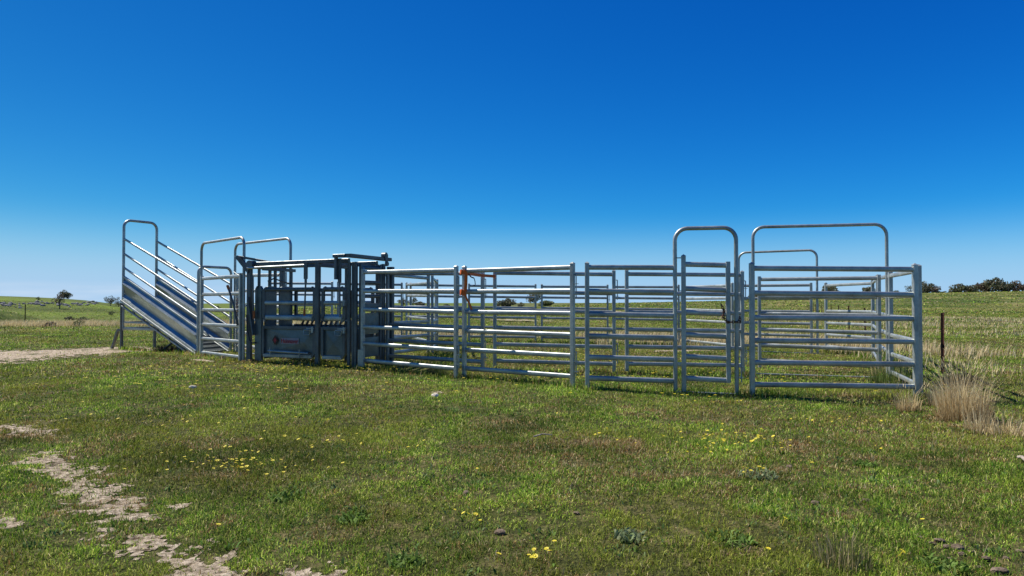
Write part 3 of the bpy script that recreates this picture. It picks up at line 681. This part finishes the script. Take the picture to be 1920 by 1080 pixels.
# ------------------------------------------------------------------ trees
def tree(x, y, H, W, label, seed, tint=0, trunk=.28, lobes=9, dens=1.0, name='paddock_tree', shape=1.0, group='trees along the skyline'):
    r = np.random.RandomState(seed); g = gh(x, y)
    t = thing(name, label, 'tree', (x, y, g), 0, group)
    # trunk and limbs
    m = MB(); th = H * trunk; top = []
    base_r = H * .035
    def limb(a, b, r0, r1):
        a, b = Vector(a), Vector(b); mid = (a + b) / 2 + Vector((r.uniform(-1, 1), r.uniform(-1, 1), r.uniform(-.3, .3))) * (b - a).length * .12
        n = 7; pts = [a, mid, b]; rs = [r0, (r0 + r1) / 2, r1]; rings = []
        for p, rr in zip(pts, rs):
            rings.append([p + Vector((math.cos(2 * math.pi * i / n) * rr, math.sin(2 * math.pi * i / n) * rr, 0)) for i in range(n)])
        fs = [(i * n + j, i * n + (j + 1) % n, (i + 1) * n + (j + 1) % n, (i + 1) * n + j) for i in range(2) for j in range(n)]
        m.add([v for q in rings for v in q], fs, True)
    limb((0, 0, -.4), (r.uniform(-.3, .3), r.uniform(-.3, .3), th), base_r, base_r * .7)
    cents = []
    for i in range(lobes):
        an = 2 * math.pi * (i + r.uniform(-.3, .3)) / lobes; rad = W / 2 * r.uniform(.35, .72) if i else 0
        cz = th + (H - th) * (r.uniform(.12 if trunk < .16 else .25, .68) if i else .74) * shape; c = (math.cos(an) * rad, math.sin(an) * rad, cz)
        cents.append((c, W * r.uniform(.17, .26), (H - th) * r.uniform(.16, .26)))
        limb((0, 0, th * .95), (c[0], c[1], c[2] - .1 * H * .3), base_r * .5, base_r * .15)
    m.build('trunk', BARK, t)
    V = []; C = []
    pal = 2.1 * np.array([[(.055, .065, .030), (.085, .080, .045), (.035, .045, .022), (.10, .085, .055)],
                    [(.060, .085, .028), (.095, .110, .040), (.040, .060, .020), (.11, .10, .05)],
                    [(.070, .060, .040), (.10, .070, .050), (.045, .045, .026), (.12, .085, .06)]][tint])
    per = int(150 * dens)
    for (c, rw, rh) in cents:
        n = per; p = r.normal(size=(n, 3)); p /= np.linalg.norm(p, axis=1)[:, None]; rr = r.uniform(.45, 1.08, n) ** .6
        # clumps within the lobe
        q = np.array(c) + p * rr[:, None] * np.array([rw, rw, rh]) * (1 + .25 * np.sin(p[:, :1] * 5 + seed) * np.cos(p[:, 1:2] * 4))
        V.append(q); C.append(pal[r.randint(0, 4, n)] * r.uniform(.7, 1.25, (n, 1)))
    q = np.vstack(V); col = np.vstack(C); n = len(q); s = W * .034 * r.uniform(.6, 1.4, n)[:, None]
    d1 = r.normal(size=(n, 3)); d1 /= np.linalg.norm(d1, axis=1)[:, None]; d2 = np.cross(d1, r.normal(size=(n, 3))); d2 /= np.linalg.norm(d2, axis=1)[:, None]
    VV = np.stack([q - d1 * s * 1.3, q + d2 * s * .7, q + d1 * s * 1.3, q - d2 * s * .7], 1).reshape(-1, 3)
    npmesh('crown', VV, [np.arange(n * 4).reshape(-1, 4)], LEAF, t, np.repeat(col, 4, 0)); return t
def P(px, d): return ((px - 960) / 1250 * d, d)
TREES = [  # px, distance, height, width, label, tint, trunk
 (112, 282, 6.6, 5.0, 'lone tree with a bushy top standing on the near face of the left hill', 2, .30),
 (208, 343, 5.4, 5.6, 'round paddock tree on the right shoulder of the left hill', 0, .15),
 (222, 347, 5.4, 4.4, 'darker tree just beside the loading ramp on the left hill', 0, .12),
 (121, 418, 6.4, 6.5, 'small tree peeping over the ridge beside the lone hill tree', 0, .2),
 (128, 420, 5.2, 6.0, 'low bush on the ridge to the right of the lone hill tree', 0, .15),
 (72, 306, 3.6, 2.2, 'thin sparse sapling among the rocks on the left hill', 1, .5),
 (210, 268, 1.5, 2.6, 'dark shrub alone on the darker lower face of the left hill', 0, .02),
 (132, 226, 1.6, 3.6, 'first of two dark shrubs at the foot of the left hill', 0, .02),
 (156, 226, 1.5, 3.8, 'second of two dark shrubs at the foot of the left hill, nearer the ramp', 0, .02),
 (148, 31.5, .30, .5, 'small green bush among the dry grass at the gully edge', 1, .02),
 (95, 31, .22, .7, 'brown low bush among the dry grass left of the small green bush', 2, .02),
 (408, 322, 3.2, 4.2, 'small round tree seen through the race hoops', 0, .15),
 (756, 325, 4.6, 6.0, 'small tree behind the twin back wall posts', 0, .2),
 (774, 325, 5.4, 5.5, 'uneven dark tree seen between the upper rails near the angled panel', 0, .25),
 (788, 330, 3.4, 6.2, 'low spreading tree beside the uneven dark tree', 0, .12),
 (837, 330, 2.0, 4.6, 'tiny far bush alone on the flat horizon', 0, .1),
 (935, 325, 3.7, 5.2, 'smaller of two round trees seen under the strapped panel top rail', 0, .12),
 (952, 325, 4.6, 8.4, 'larger of two round trees seen under the strapped panel top rail', 0, .12),
 (977, 330, 3.0, 4.4, 'little pointed tree between the round trees and the leafy one', 0, .15),
 (1003, 318, 8.6, 8.0, 'leafy irregular tree behind the paired back wall posts', 0, .2),
 (1025, 325, 3.0, 8.5, 'flat green bush where the right hill begins', 1, .1),
 (1418, 322, 3.8, 8.0, 'low tree top just right of the hooped man gate', 0, .1),
 (1500, 325, 3.6, 9.5, 'low green tree seen inside the far hoop', 1, .1),
 (1558, 322, 6.4, 9.0, 'round tree on the hill left of the slanting gate end', 0, .15),
 (1630, 330, 5.0, 7.0, 'small tree on the hill behind the right hoop leg', 0, .15),
 (1682, 335, 2.9, 4.5, 'tiny bush on the hill crest just left of the corner posts', 0, .1),
 (1707, 330, 6.0, 4.5, 'tree half hidden by the corner posts on the hill crest', 0, .05),
 (1733, 328, 8.0, 7.5, 'twin topped tree standing just right of the corner posts', 0, .05),
 (1747, 330, 6.2, 7.0, 'brownish tree next to the corner posts on the hill crest', 2, .05),
 (1760, 330, 3.6, 4.5, 'low bush tapering off the clump by the corner posts', 0, .05),
 (1772, 335, 2.3, 3.6, 'smallest bush alone on the crest above the rusty picket', 1, .05),
 (1800, 328, 6.0, 9.5, 'rounded tree starting the long group on the right crest', 0, .05),
 (1823, 330, 5.2, 7.5, 'lower dark tree, second in the long group on the right crest', 0, .05),
 (1845, 330, 6.8, 9.0, 'mid sized tree in the middle of the long group on the right crest', 2, .05),
 (1868, 326, 8.8, 11.5, 'tallest broad tree in the long group on the right crest', 0, .05),
 (1884, 330, 6.8, 8.0, 'tree at the right end of the long group on the right crest', 0, .05),
 (1907, 328, 7.2, 8.5, 'separate round tree near the right edge of the crest', 2, .05),
 (1925, 328, 5.8, 6.0, 'tree cut by the right edge of the view', 0, .05),
]
for i, (px, d, H, W, lab, ti, trk) in enumerate(TREES):
    x, y = P(px, d); kk = .86 if px > 1690 else 1.0; tree(x, y, H * kk, W, lab, 100 + i, ti, trk, lobes=10 if W > 6 else 7, dens=.9 if W > 6 else .6)
# dead stumps on the left hill
def snag(px, d, H, label, seed):
    x, y = P(px, d); r = random.Random(seed); g = gh(x, y); t = MB()
    t.tube([(0, 0, -.3), (.1, 0, H * .5), (-.05, 0, H)], .14, 6)
    for k in range(5):
        z = H * r.uniform(.35, .9); s = r.choice((-1, 1)); t.tube([(0, 0, z), (s * H * .12, r.uniform(-.2, .2), z + H * .08), (s * H * .18, 0, z + H * .16)], .05, 5)
    o = t.build('dead_tree', BARK); o.location = (x, y, g); tag(o, label, 'dead tree')
snag(32, 200, 3.4, 'bare dead tree low on the left hill near the edge', 3)
# ------------------------------------------------------------------ rocks
def rock_mesh(seed, sx, sy, sz):
    import bmesh
    bm = bmesh.new(); bmesh.ops.create_icosphere(bm, subdivisions=2, radius=1); r = random.Random(seed)
    dirs = [Vector((r.gauss(0, 1), r.gauss(0, 1), r.gauss(0, 1))).normalized() for _ in range(9)]; cut = [r.uniform(.55, .9) for _ in dirs]
    for v in bm.verts:
        for d, c in zip(dirs, cut):
            k = v.co.dot(d)
            if k > c: v.co -= d * (k - c)
        v.co = Vector((v.co.x * sx, v.co.y * sy, v.co.z * sz)) * r.uniform(.95, 1.05)
    me = bpy.data.meshes.new('rock'); bm.to_mesh(me); bm.free(); return me
rk = [rock_mesh(s, 1, .8, .55) for s in range(6)]
for m_ in rk: m_.materials.append(ROCK)
rr = random.Random(5)
k = 0
for i in range(150):
    px = rr.uniform(0, 185); base = 568.5 + (px / 190) * 1.5 + rr.gauss(0, 1.9) + 1.5 * math.sin(px / 17) + (3 if px < 115 else 0) * rr.random()
    # walk out along the sight line to the face of the hill
    az = (px - 960) / 1250
    dd = None
    for d in np.arange(150, 400, 2.0):
        yy = 562 - (gh(az * d, d) - 1.3) * 1250 / d
        if yy < base: dd = d; break
    if dd is None: continue
    o = link(bpy.data.objects.new('boulder', rk[i % 6])); s = .3 + .9 * rr.random() ** 2; o.scale = (s * rr.uniform(.9, 1.5), s, s * rr.uniform(.8, 1.5))
    o.location = (az * dd, dd, gh(az * dd, dd) + .15 * s); o.rotation_euler = (0, 0, rr.uniform(0, 6)); 
    tag(o, 'grey granite boulder in the rocky band across the left hill', 'boulder', 'boulders scattered across the left hill')
def small(name, me, x, y, s, label, cat, m, dz=0.3, group=None):
    me = me.copy(); me.materials.clear(); me.materials.append(m); o = link(bpy.data.objects.new(name, me)); o.scale = (s, s, s)
    o.location = (x, y, gh(x, y) + s * dz); o.rotation_euler = (0, 0, x * 7); tag(o, label, cat, group); return o
def G(px, py): d = 1.27 * 1250 / (py - 562.0); return ((px - 960) / 1250 * d, d)
small('pebble', rk[1], *G(363, 737), .055, 'small white stone lying alone in the grass left of centre', 'stone', PEBBLE)
small('pebble', rk[2], *G(816, 744), .07, 'flat pale stone on the grass in front of the crush end panel', 'stone', PEBBLE, .1)
for i, (px, py, s) in enumerate([(1742, 1022, .022), (1756, 1016, .03), (1769, 1028, .025), (1790, 1031, .035), (1797, 1042, .02), (1815, 1036, .018), (1842, 1050, .025), (1868, 1071, .042), (1879, 1048, .02), (1830, 1062, .016), (1620, 946, .028), (1525, 948, .03), (938, 1005, .034), (1080, 965, .022), (874, 928, .03), (1478, 872, .03), (1720, 1008, .015), (1905, 1030, .02), (1775, 1050, .014)]):
    small('dry_clod', rk[i % 6], *G(px, py), s, 'crumbly grey brown clod of dried dung in the grass', 'clod', CLOD, .25, 'dried clods lying in the foreground')
def stick(a, b, r, label):
    o = MB().tube([(a[0], a[1], gh(*a) + .035), ((a[0] + b[0]) / 2, (a[1] + b[1]) / 2 + .01, gh(*a) + .05), (b[0], b[1], gh(*b) + .035)], r, 6, up=(0, 0, 1)).build('stick', WOODM); tag(o, label, 'stick')
stick(G(1000, 829), G(1035, 826), .006, 'thin pale straw stick lying in the middle of the grass')
stick(G(1906, 858), G(1922, 866), .014, 'short pale branch at the right edge of the grass')
# ------------------------------------------------------------------ pasture grass
GP = np.array([(.116, .228, .014), (.172, .302, .018), (.052, .125, .010), (.26, .35, .035), (.47, .50, .12)])
BP = np.array([(.40, .28, .11), (.30, .17, .06), (.60, .49, .27), (.24, .15, .05)])
def field_cols(X, Y, r):
    n = len(X); a = fbm(X, Y, 2.6, 51, 3); b = fbm(X, Y, .42, 61, 3); c = fbm(X, Y, .9, 71, 2)
    warm = np.clip((a - .47) * 4.2 + (b - .5) * 3.6, 0, 1); th = np.clip((fbm(X, Y, .30, 121, 2) - .66) * 8, 0, 1)          # dry or yellowing patches
    gi = r.randint(0, 5, n); col = GP[gi]
    lushn = np.clip((c - .5) * 3, -1, 1)[:, None]
    col = col * (1 + .62 * lushn) * (1 + .9 * np.clip(fbm(X, Y, .22, 111, 2) - .5, -.4, .4))[:, None] * np.where(a[:, None] > .5, 1.12, .92)
    yel = np.clip((fbm(X, Y, 1.3, 91, 2) - .48) * 4, 0, 1)[:, None]; col = col * (1 - .5 * yel) + np.array([.34, .34, .045]) * .5 * yel
    pb = .06 + .33 * warm + .5 * th; isb = r.uniform(size=n) < pb
    col = np.where(isb[:, None], BP[r.randint(0, 4, n)], col)
    return col * r.uniform(.45, 1.6, (n, 1))
def scatter(d0, d1, dens, h, wd, seed, az=.90, lean=(.3, 1.75)):
    r = np.random.RandomState(seed); area = az * (d1 ** 2 - d0 ** 2); n = int(area * dens)
    Y = np.sqrt(r.uniform(d0 ** 2, d1 ** 2, n)); X = Y * r.uniform(-az, az, n)
    # clumping
    cl = fbm(X, Y, .16, 33, 2) * .6 + fbm(X, Y, .6, 35, 2) * .4
    keep = r.uniform(size=n) < np.clip((cl - .24) * 3.2, .32, 1)
    keep &= (dirt(X, Y) < np.where(Y > 9, .0, .2)) | (r.uniform(size=n) < np.where(Y > 9, .04, .15))
    X, Y, cl = X[keep], Y[keep], cl[keep]; n = len(X)
    hh = h * r.uniform(.35, 1.25, n) * (.35 + 1.3 * cl); ww = wd * r.uniform(.6, 1.5, n)
    le = r.uniform(lean[0], lean[1], n)
    return blades(X, Y, gz(X, Y), hh, ww, le, field_cols(X, Y, r), bend=.35)
def verge(lines, seed, n_per=520, h=.10, w_=.10):
    r = np.random.RandomState(seed); out = []
    for (a, b) in lines:
        Ln = math.hypot(b[0] - a[0], b[1] - a[1]); n = int(n_per * Ln); t = r.uniform(0, 1, n)
        # heavier round the two posts
        k = r.uniform(size=n) < .25; t = np.where(k, np.where(r.uniform(size=n) < .5, np.abs(r.normal(0, .04, n)), 1 - np.abs(r.normal(0, .04, n))), t)
        X = a[0] + (b[0] - a[0]) * t + r.normal(0, w_, n); Y = a[1] + (b[1] - a[1]) * t + r.normal(0, w_, n)
        kk = fbm(X, Y, .35, 81, 2) > .36; X, Y = X[kk], Y[kk]; n = len(X); sc_ = math.hypot((a[0] + b[0]) / 2, (a[1] + b[1]) / 2) / 10
        out.append(blades(X, Y, gz(X, Y), h * r.uniform(.3, 1.3, n), .0065 * sc_ * r.uniform(.7, 1.5, n), r.uniform(.15, 1.1, n), field_cols(X, Y, r)))
    return out
def merge(parts):
    V = []; Q = []; T = []; C = []; k = 0
    for v, f, c in parts: V.append(v); Q.append(f[0] + k); T.append(f[1] + k); C.append(c); k += len(v)
    return np.vstack(V), [np.vstack(Q), np.vstack(T)], np.vstack(C)
v, f, c = merge([scatter(1.6, 4.2, 14000, .036, .0034, 1), scatter(4.2, 6.5, 10000, .038, .0042, 6), scatter(6.5, 10, 4200, .040, .0060, 2), scatter(10, 16, 1700, .046, .0095, 3),
                 scatter(16, 26, 620, .052, .013, 4), scatter(26, 45, 170, .06, .024, 7), scatter(45, 80, 36, .08, .05, 5), scatter(80, 160, 4.5, .14, .16, 8), scatter(160, 325, .8, .22, .40, 9),
                 scatter(2.0, 9, 60, .11, .0026, 31, lean=(.1, .8)), scatter(9, 18, 25, .13, .005, 32, lean=(.1, .8))]
                 + verge([(a, b) for a, b, _ in panels] + [((1.04, 9.55), (3.11, 9.15)), ((-5.12, 12.95), (-2.77, 12.03)), ((-6.76, 14.5), (-5.23, 13.0)), ((-6.87, 14.6), (-9.4, 16.1))], 91))
tag(npmesh('pasture_grass', v, f, BLADE, None, c), kind='stuff')
# ------------------------------------------------------------------ broad-leaved ground cover
def leafy(X, Y, r, size, cols):
    n = len(X); az = r.uniform(0, 2 * np.pi, n)
    return blades(X, Y, gz(X, Y) + .004, size * r.uniform(.6, 1.3, n), size * r.uniform(.28, .5, n), r.uniform(.7, 1.4, n), cols[r.randint(0, len(cols), n)] * r.uniform(.7, 1.3, (n, 1)), .2, az)
r = np.random.RandomState(77); parts = []
for k in range(1300):
    y = math.sqrt(r.uniform(2.6 ** 2, 12 ** 2)); x = y * r.uniform(-.85, .85)
    if dirt(np.array([x]), np.array([y]))[0] > -.1: continue
    n = r.randint(6, 26); s = r.uniform(.03, .14)
    parts.append(leafy(x + r.normal(0, s, n), y + r.normal(0, s, n), r, r.uniform(.018, .04), np.array([(.12, .21, .045), (.08, .16, .03), (.18, .25, .09), (.15, .25, .035)])))
v, f, c = merge(parts); tag(npmesh('broadleaf_cover', v, f, BLADE, None, c), kind='stuff')
WEEDS = [(548, 930, .16, 0, 'largest flat leafed weed rosette in the left half of the foreground'), (1418, 893, .17, 1, 'greyish leafed weed rosette with three yellow blooms on it'),
         (762, 1052, .11, 0, 'bright green weed low in the foreground left of the near yellow blooms'), (1365, 1012, .15, 0, 'spreading green weed at the lower right of centre'),
         (660, 975, .12, 0, 'pale green weed beside the large left rosette'), (1620, 866, .10, 0, 'small green weed below the dry tussock'),
         (1180, 1010, .10, 1, 'pale small weed right of the foreground centre'), (1760, 1062, .13, 0, 'leafy green weed near the dung clods in the lower right corner')]
for i, (px, py, R_, tn, lab) in enumerate(WEEDS):
    x, y = G(px, py); r = np.random.RandomState(300 + i); n = 120; az = r.uniform(0, 2 * np.pi, n)
    pal = np.array([[(.13, .21, .035), (.09, .16, .025), (.18, .26, .06)], [(.20, .25, .11), (.14, .20, .07), (.28, .31, .16)]][tn])
    q = R_ * .8 * np.sqrt(r.uniform(0, 1, n)); qa = r.uniform(0, 2 * np.pi, n)
    vv, ff, cc = blades(np.cos(qa) * q, np.sin(qa) * q, np.zeros(n) + .008, r.uniform(.025, .055, n), r.uniform(.012, .024, n), r.uniform(.7, 1.5, n), pal[r.randint(0, 3, n)] * r.uniform(.7, 1.5, (n, 1)), .15, az)
    o = npmesh('broadleaf_weed', vv, ff, BLADE, None, cc); o.location = (x, y, gh(x, y)); tag(o, lab, 'weed', 'broad leafed weeds in the grass')
# ------------------------------------------------------------------ dry grass
DRY = np.array([(.72, .58, .31), (.58, .44, .22), (.82, .70, .42), (.42, .30, .14), (.66, .52, .28)])
def tussock(x, y, n, h, rad, label, name='dry_tussock', cols=DRY, lean=(.05, .55), wd=.0045, seed=0, cat='tussock', azc=None):
    r = np.random.RandomState(500 + seed); a = r.uniform(0, 2 * np.pi, n); q = rad * np.sqrt(r.uniform(0, 1, n)); X = np.cos(a) * q; Y = np.sin(a) * q
    az = a + r.normal(0, .6, n)
    Z = gz(x + X, y + Y) - gh(x, y)
    vv, ff, cc = blades(X, Y, Z, h * (.25 + .9 * r.uniform(0, 1, n) ** 1.7) * (1 - .3 * q / rad), wd * r.uniform(.6, 1.4, n), r.uniform(lean[0], lean[1], n) * (.4 + .9 * q / rad), cols[r.randint(0, len(cols), n)] * r.uniform(.75, 1.25, (n, 1)), .6, az)
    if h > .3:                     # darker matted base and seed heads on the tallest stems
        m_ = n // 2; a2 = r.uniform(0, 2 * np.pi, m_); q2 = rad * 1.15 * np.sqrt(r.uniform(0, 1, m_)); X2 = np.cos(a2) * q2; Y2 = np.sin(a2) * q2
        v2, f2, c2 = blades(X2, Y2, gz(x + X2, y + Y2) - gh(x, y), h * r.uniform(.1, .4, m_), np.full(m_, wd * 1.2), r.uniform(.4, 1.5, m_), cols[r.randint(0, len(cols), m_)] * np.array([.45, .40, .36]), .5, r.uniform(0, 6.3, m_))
        tip = vv.reshape(-1, 5, 3)[:, 4]; tall = np.nonzero(tip[:, 2] > np.percentile(tip[:, 2], 90))[0]; tp = tip[tall]
        v3, f3, c3 = blades(tp[:, 0], tp[:, 1], tp[:, 2], np.full(len(tall), .05), np.full(len(tall), wd * 1.7), r.uniform(.1, 1.2, len(tall)), np.tile(cols[0] * 1.15, (len(tall), 1)), .3, az[tall])
        vv, ff, cc = merge([(vv, ff, cc), (v2, f2, c2), (v3, f3, c3)])
    o = npmesh(name, vv, ff, BLADE, None, cc); o.location = (x, y, gh(x, y)); tag(o, label, cat); return o
tussock(*G(1805, 778), 1100, .72, .24, 'tallest straw coloured dry grass tussock right of the corner posts', seed=1)
tussock(*G(1782, 752), 500, .50, .25, 'shorter dry grass clump just behind the tallest tussock', seed=2)
tussock(*G(1700, 762), 240, .38, .13, 'wispy dry grass tuft at the foot of the corner posts', seed=3, lean=(.1, .9))
tussock(*G(1878, 800), 620, .22, .32, 'low sprawling mat of bleached grass near the right edge', seed=4, lean=(.3, 1.4))
tussock(*G(1832, 800), 90, .42, .12, 'few thin dry stems in front of the tallest tussock', seed=5, lean=(.05, .4))
tussock(*G(1910, 790), 60, .34, .25, 'sparse upright dry stems at the right edge of the view', seed=6, lean=(.05, .3))
BROWN = np.array([(.10, .07, .04), (.16, .11, .06), (.07, .06, .03), (.22, .16, .10)])
tussock(*G(1796, 716), 700, .36, .22, 'dark brown weed clump behind the tussock by the rusty picket', name='brown_weed', cols=BROWN, seed=7, cat='weed clump')
tussock(-8.0, 15.6, 800, .34, .30, 'heap of dead brown grass under the loading ramp', name='dead_grass_heap', cols=BROWN, seed=8, lean=(.3, 1.4), cat='grass heap')
GR2 = np.array([(.10, .14, .03), (.15, .16, .05), (.20, .18, .09), (.07, .10, .025)])
tussock(*G(820, 703), 500, .17, .20, 'small rounded grass tussock in front of the leftmost front panel', name='green_tussock', cols=GR2, seed=9)
tussock(*G(1575, 1060), 420, .20, .13, 'upright green and straw rush clump low in the foreground right of centre', name='rush_clump', cols=np.vstack([GR2, DRY[:2] * .8]), seed=10, wd=.003, cat='rush clump')
LG = np.array([(.11, .18, .03), (.16, .22, .05), (.22, .25, .08), (.08, .13, .025)])
tussock(6.1, 10.6, 700, .42, .40, 'tall fresh green grass growing inside the right side wall', name='tall_grass_clump', cols=LG, seed=11, wd=.007, cat='grass clump')
tussock(6.6, 11.6, 420, .45, .35, 'tall straw tipped grass growing under the right side wall', name='tall_grass_clump', cols=np.vstack([LG, DRY]), seed=12, wd=.007, cat='grass clump')
tussock(-1.4, 14.6, 500, .22, .45, 'dark green leafy patch inside the yard beside the inner cross wall', name='leafy_clump', cols=np.array([(.05, .10, .02), (.08, .13, .03)]), wd=.018, seed=13, lean=(.4, 1.3), cat='weed clump')
for i, (px, py, rd, lab) in enumerate([(1062, 833, .16, 'brown dead grass patch beside the pale straw stick'), (1345, 918, .13, 'brown thatch patch below the greyish weed with yellow blooms'), (1625, 815, .16, 'flattened tan thatch patch below the front right panel'), (1385, 1030, .12, 'pinkish brown thatch patch low right of centre'), (165, 738, .22, 'dark flat dead patch at the far left of the grass')]):
    tussock(*G(px, py), 420, .05, rd, lab, name='dead_grass_patch', cols=np.vstack([BROWN * 1.5, DRY[3:] * .8]), seed=40 + i, lean=(.9, 1.5), cat='grass patch')
def dryband(spec, seed, cols=DRY):
    r = np.random.RandomState(seed); parts = []
    for (xa, xb, ya, yb, n, h, wd) in spec:
        X = r.uniform(xa, xb, n); Y = r.uniform(ya, yb, n)
        k = fbm(X, Y, 1.6, seed, 2) * .5 + fbm(X, Y, 4.5, seed + 3, 2) * .5 + r.uniform(-.10, .10, n) - .16 * np.abs((Y - (ya + yb) / 2) / (yb - ya) * 2) ** 3 > .43; X, Y = X[k], Y[k]; n = len(X)
        parts.append(blades(X, Y, gz(X, Y), h * r.uniform(.4, 1.2, n), wd * r.uniform(.6, 1.4, n), r.uniform(.1, .7, n), cols[r.randint(0, len(cols), n)] * r.uniform(.75, 1.2, (n, 1)), .4, r.normal(.2, .8, n)))
    return merge(parts)
v, f, c = dryband([(-30, -21, 30.5, 35, 7500, .28, .012), (-22, -14, 30.5, 36, 7000, .26, .012), (-16, -8, 31, 36, 3000, .28, .014), (-7.5, 3, 22.0, 27, 5000, .26, .014), (2.5, 11, 19.0, 26, 7500, .32, .014),
                   (8, 12, 15, 22, 2600, .34, .012), (15, 40, 24, 58, 15000, .20, .022), (7.6, 9.6, 8.5, 15, 500, .28, .008)], 9)
tag(npmesh('dry_grass', v, f, BLADE, None, c), kind='stuff')
# ------------------------------------------------------------------ yellow flowers
def flower_mesh():
    m = MB(); n = 11
    for i in range(n):
        a = 2 * math.pi * i / n; b = a + 2 * math.pi / n * .42; c_ = a - 2 * math.pi / n * .42; R0, R1 = .006, .021
        m.add([(R0 * math.cos(a), R0 * math.sin(a), 0), (R1 * .75 * math.cos(b), R1 * .75 * math.sin(b), .003), (R1 * math.cos(a), R1 * math.sin(a), .004), (R1 * .75 * math.cos(c_), R1 * .75 * math.sin(c_), .003)], [(0, 1, 2, 3)])
    m.add([(.007 * math.cos(2 * math.pi * i / 8), .007 * math.sin(2 * math.pi * i / 8), .003) for i in range(8)] + [(0, 0, .007)], [(i, (i + 1) % 8, 8) for i in range(8)])
    m.tube([(0, 0, 0), (.004, .002, -.03), (.006, .004, -.06)], .0015, 4)
    me = bpy.data.meshes.new('flower'); me.from_pydata(m.v, [], m.f); me.update(); me.materials.append(PETAL); return me
FM = flower_mesh(); r = np.random.RandomState(5); near = []; farf = []
for (x, y, n, sx, sy) in [(-2.02, 4.95, 52, .28, .11), (-1.86, 5.28, 30, .40, .28), (-3.4, 6.69, 12, .4, .25), (-3.95, 9.1, 34, 1.0, .5), (-3.8, 11.6, 110, 1.5, .45), (-6.0, 10.5, 30, 1.0, .7), (1.7, 6.06, 42, .42, .3), (2.06, 5.85, 32, .32, .28),
                          (1.77, 4.8, 7, .12, .05), (3.4, 7.0, 14, .5, .2), (.08, 3.22, 8, .13, .08), (-.21, 3.78, 5, .08, .04), (1.84, 3.28, 2, .05, .03), (1.25, 3.3, 1, .01, .01),
                          (1.66, 14.5, 90, 1.5, .7), (-.1, 14.9, 70, 1.5, .9), (4.6, 10.2, 26, .9, .3), (2.3, 11.0, 50, 1.2, .5), (3.6, 14.5, 50, 1.0, .8), (2.5, 8.3, 14, .5, .3), (.3, 7.9, 8, .6, .4), (0, 7, 60, 3.8, 2.4), (-2.6, 7.6, 40, 1.6, 1.0), (.3, 10.6, 20, .6, .3)]:
    X = x + r.normal(0, sx, n); Y = y + r.normal(0, sy, n)
    for a, b in zip(X, Y):
        if b > 2.6: (near if b < 8.6 else farf).append((a, b))
near.sort(key=lambda q: q[1])
for i, (x, y) in enumerate(near[:300]):
    o = link(bpy.data.objects.new('yellow_daisy', FM)); s = r.uniform(.45, .78); o.scale = (s, s, s); o.location = (x, y, gh(x, y) + r.uniform(.040, .060)); o.rotation_euler = (r.normal(0, .25), r.normal(0, .25), r.uniform(0, 6))
    tag(o, 'small yellow capeweed daisy open in the short pasture grass', 'flower', 'yellow daisies dotted through the grass')
V = []; F = []; base = 0
fv = np.array([v_.co[:] for v_ in FM.vertices])[:44]; fq = np.arange(44).reshape(-1, 4)
for (x, y) in near[300:] + farf:
    s = r.uniform(.8, 1.35); V.append(fv * s + np.array([x, y, gh(x, y) + r.uniform(.05, .075)])); F.append(fq + base); base += 44
tag(npmesh('distant_yellow_daisies', np.vstack(V), [np.vstack(F)], PETAL), kind='stuff')
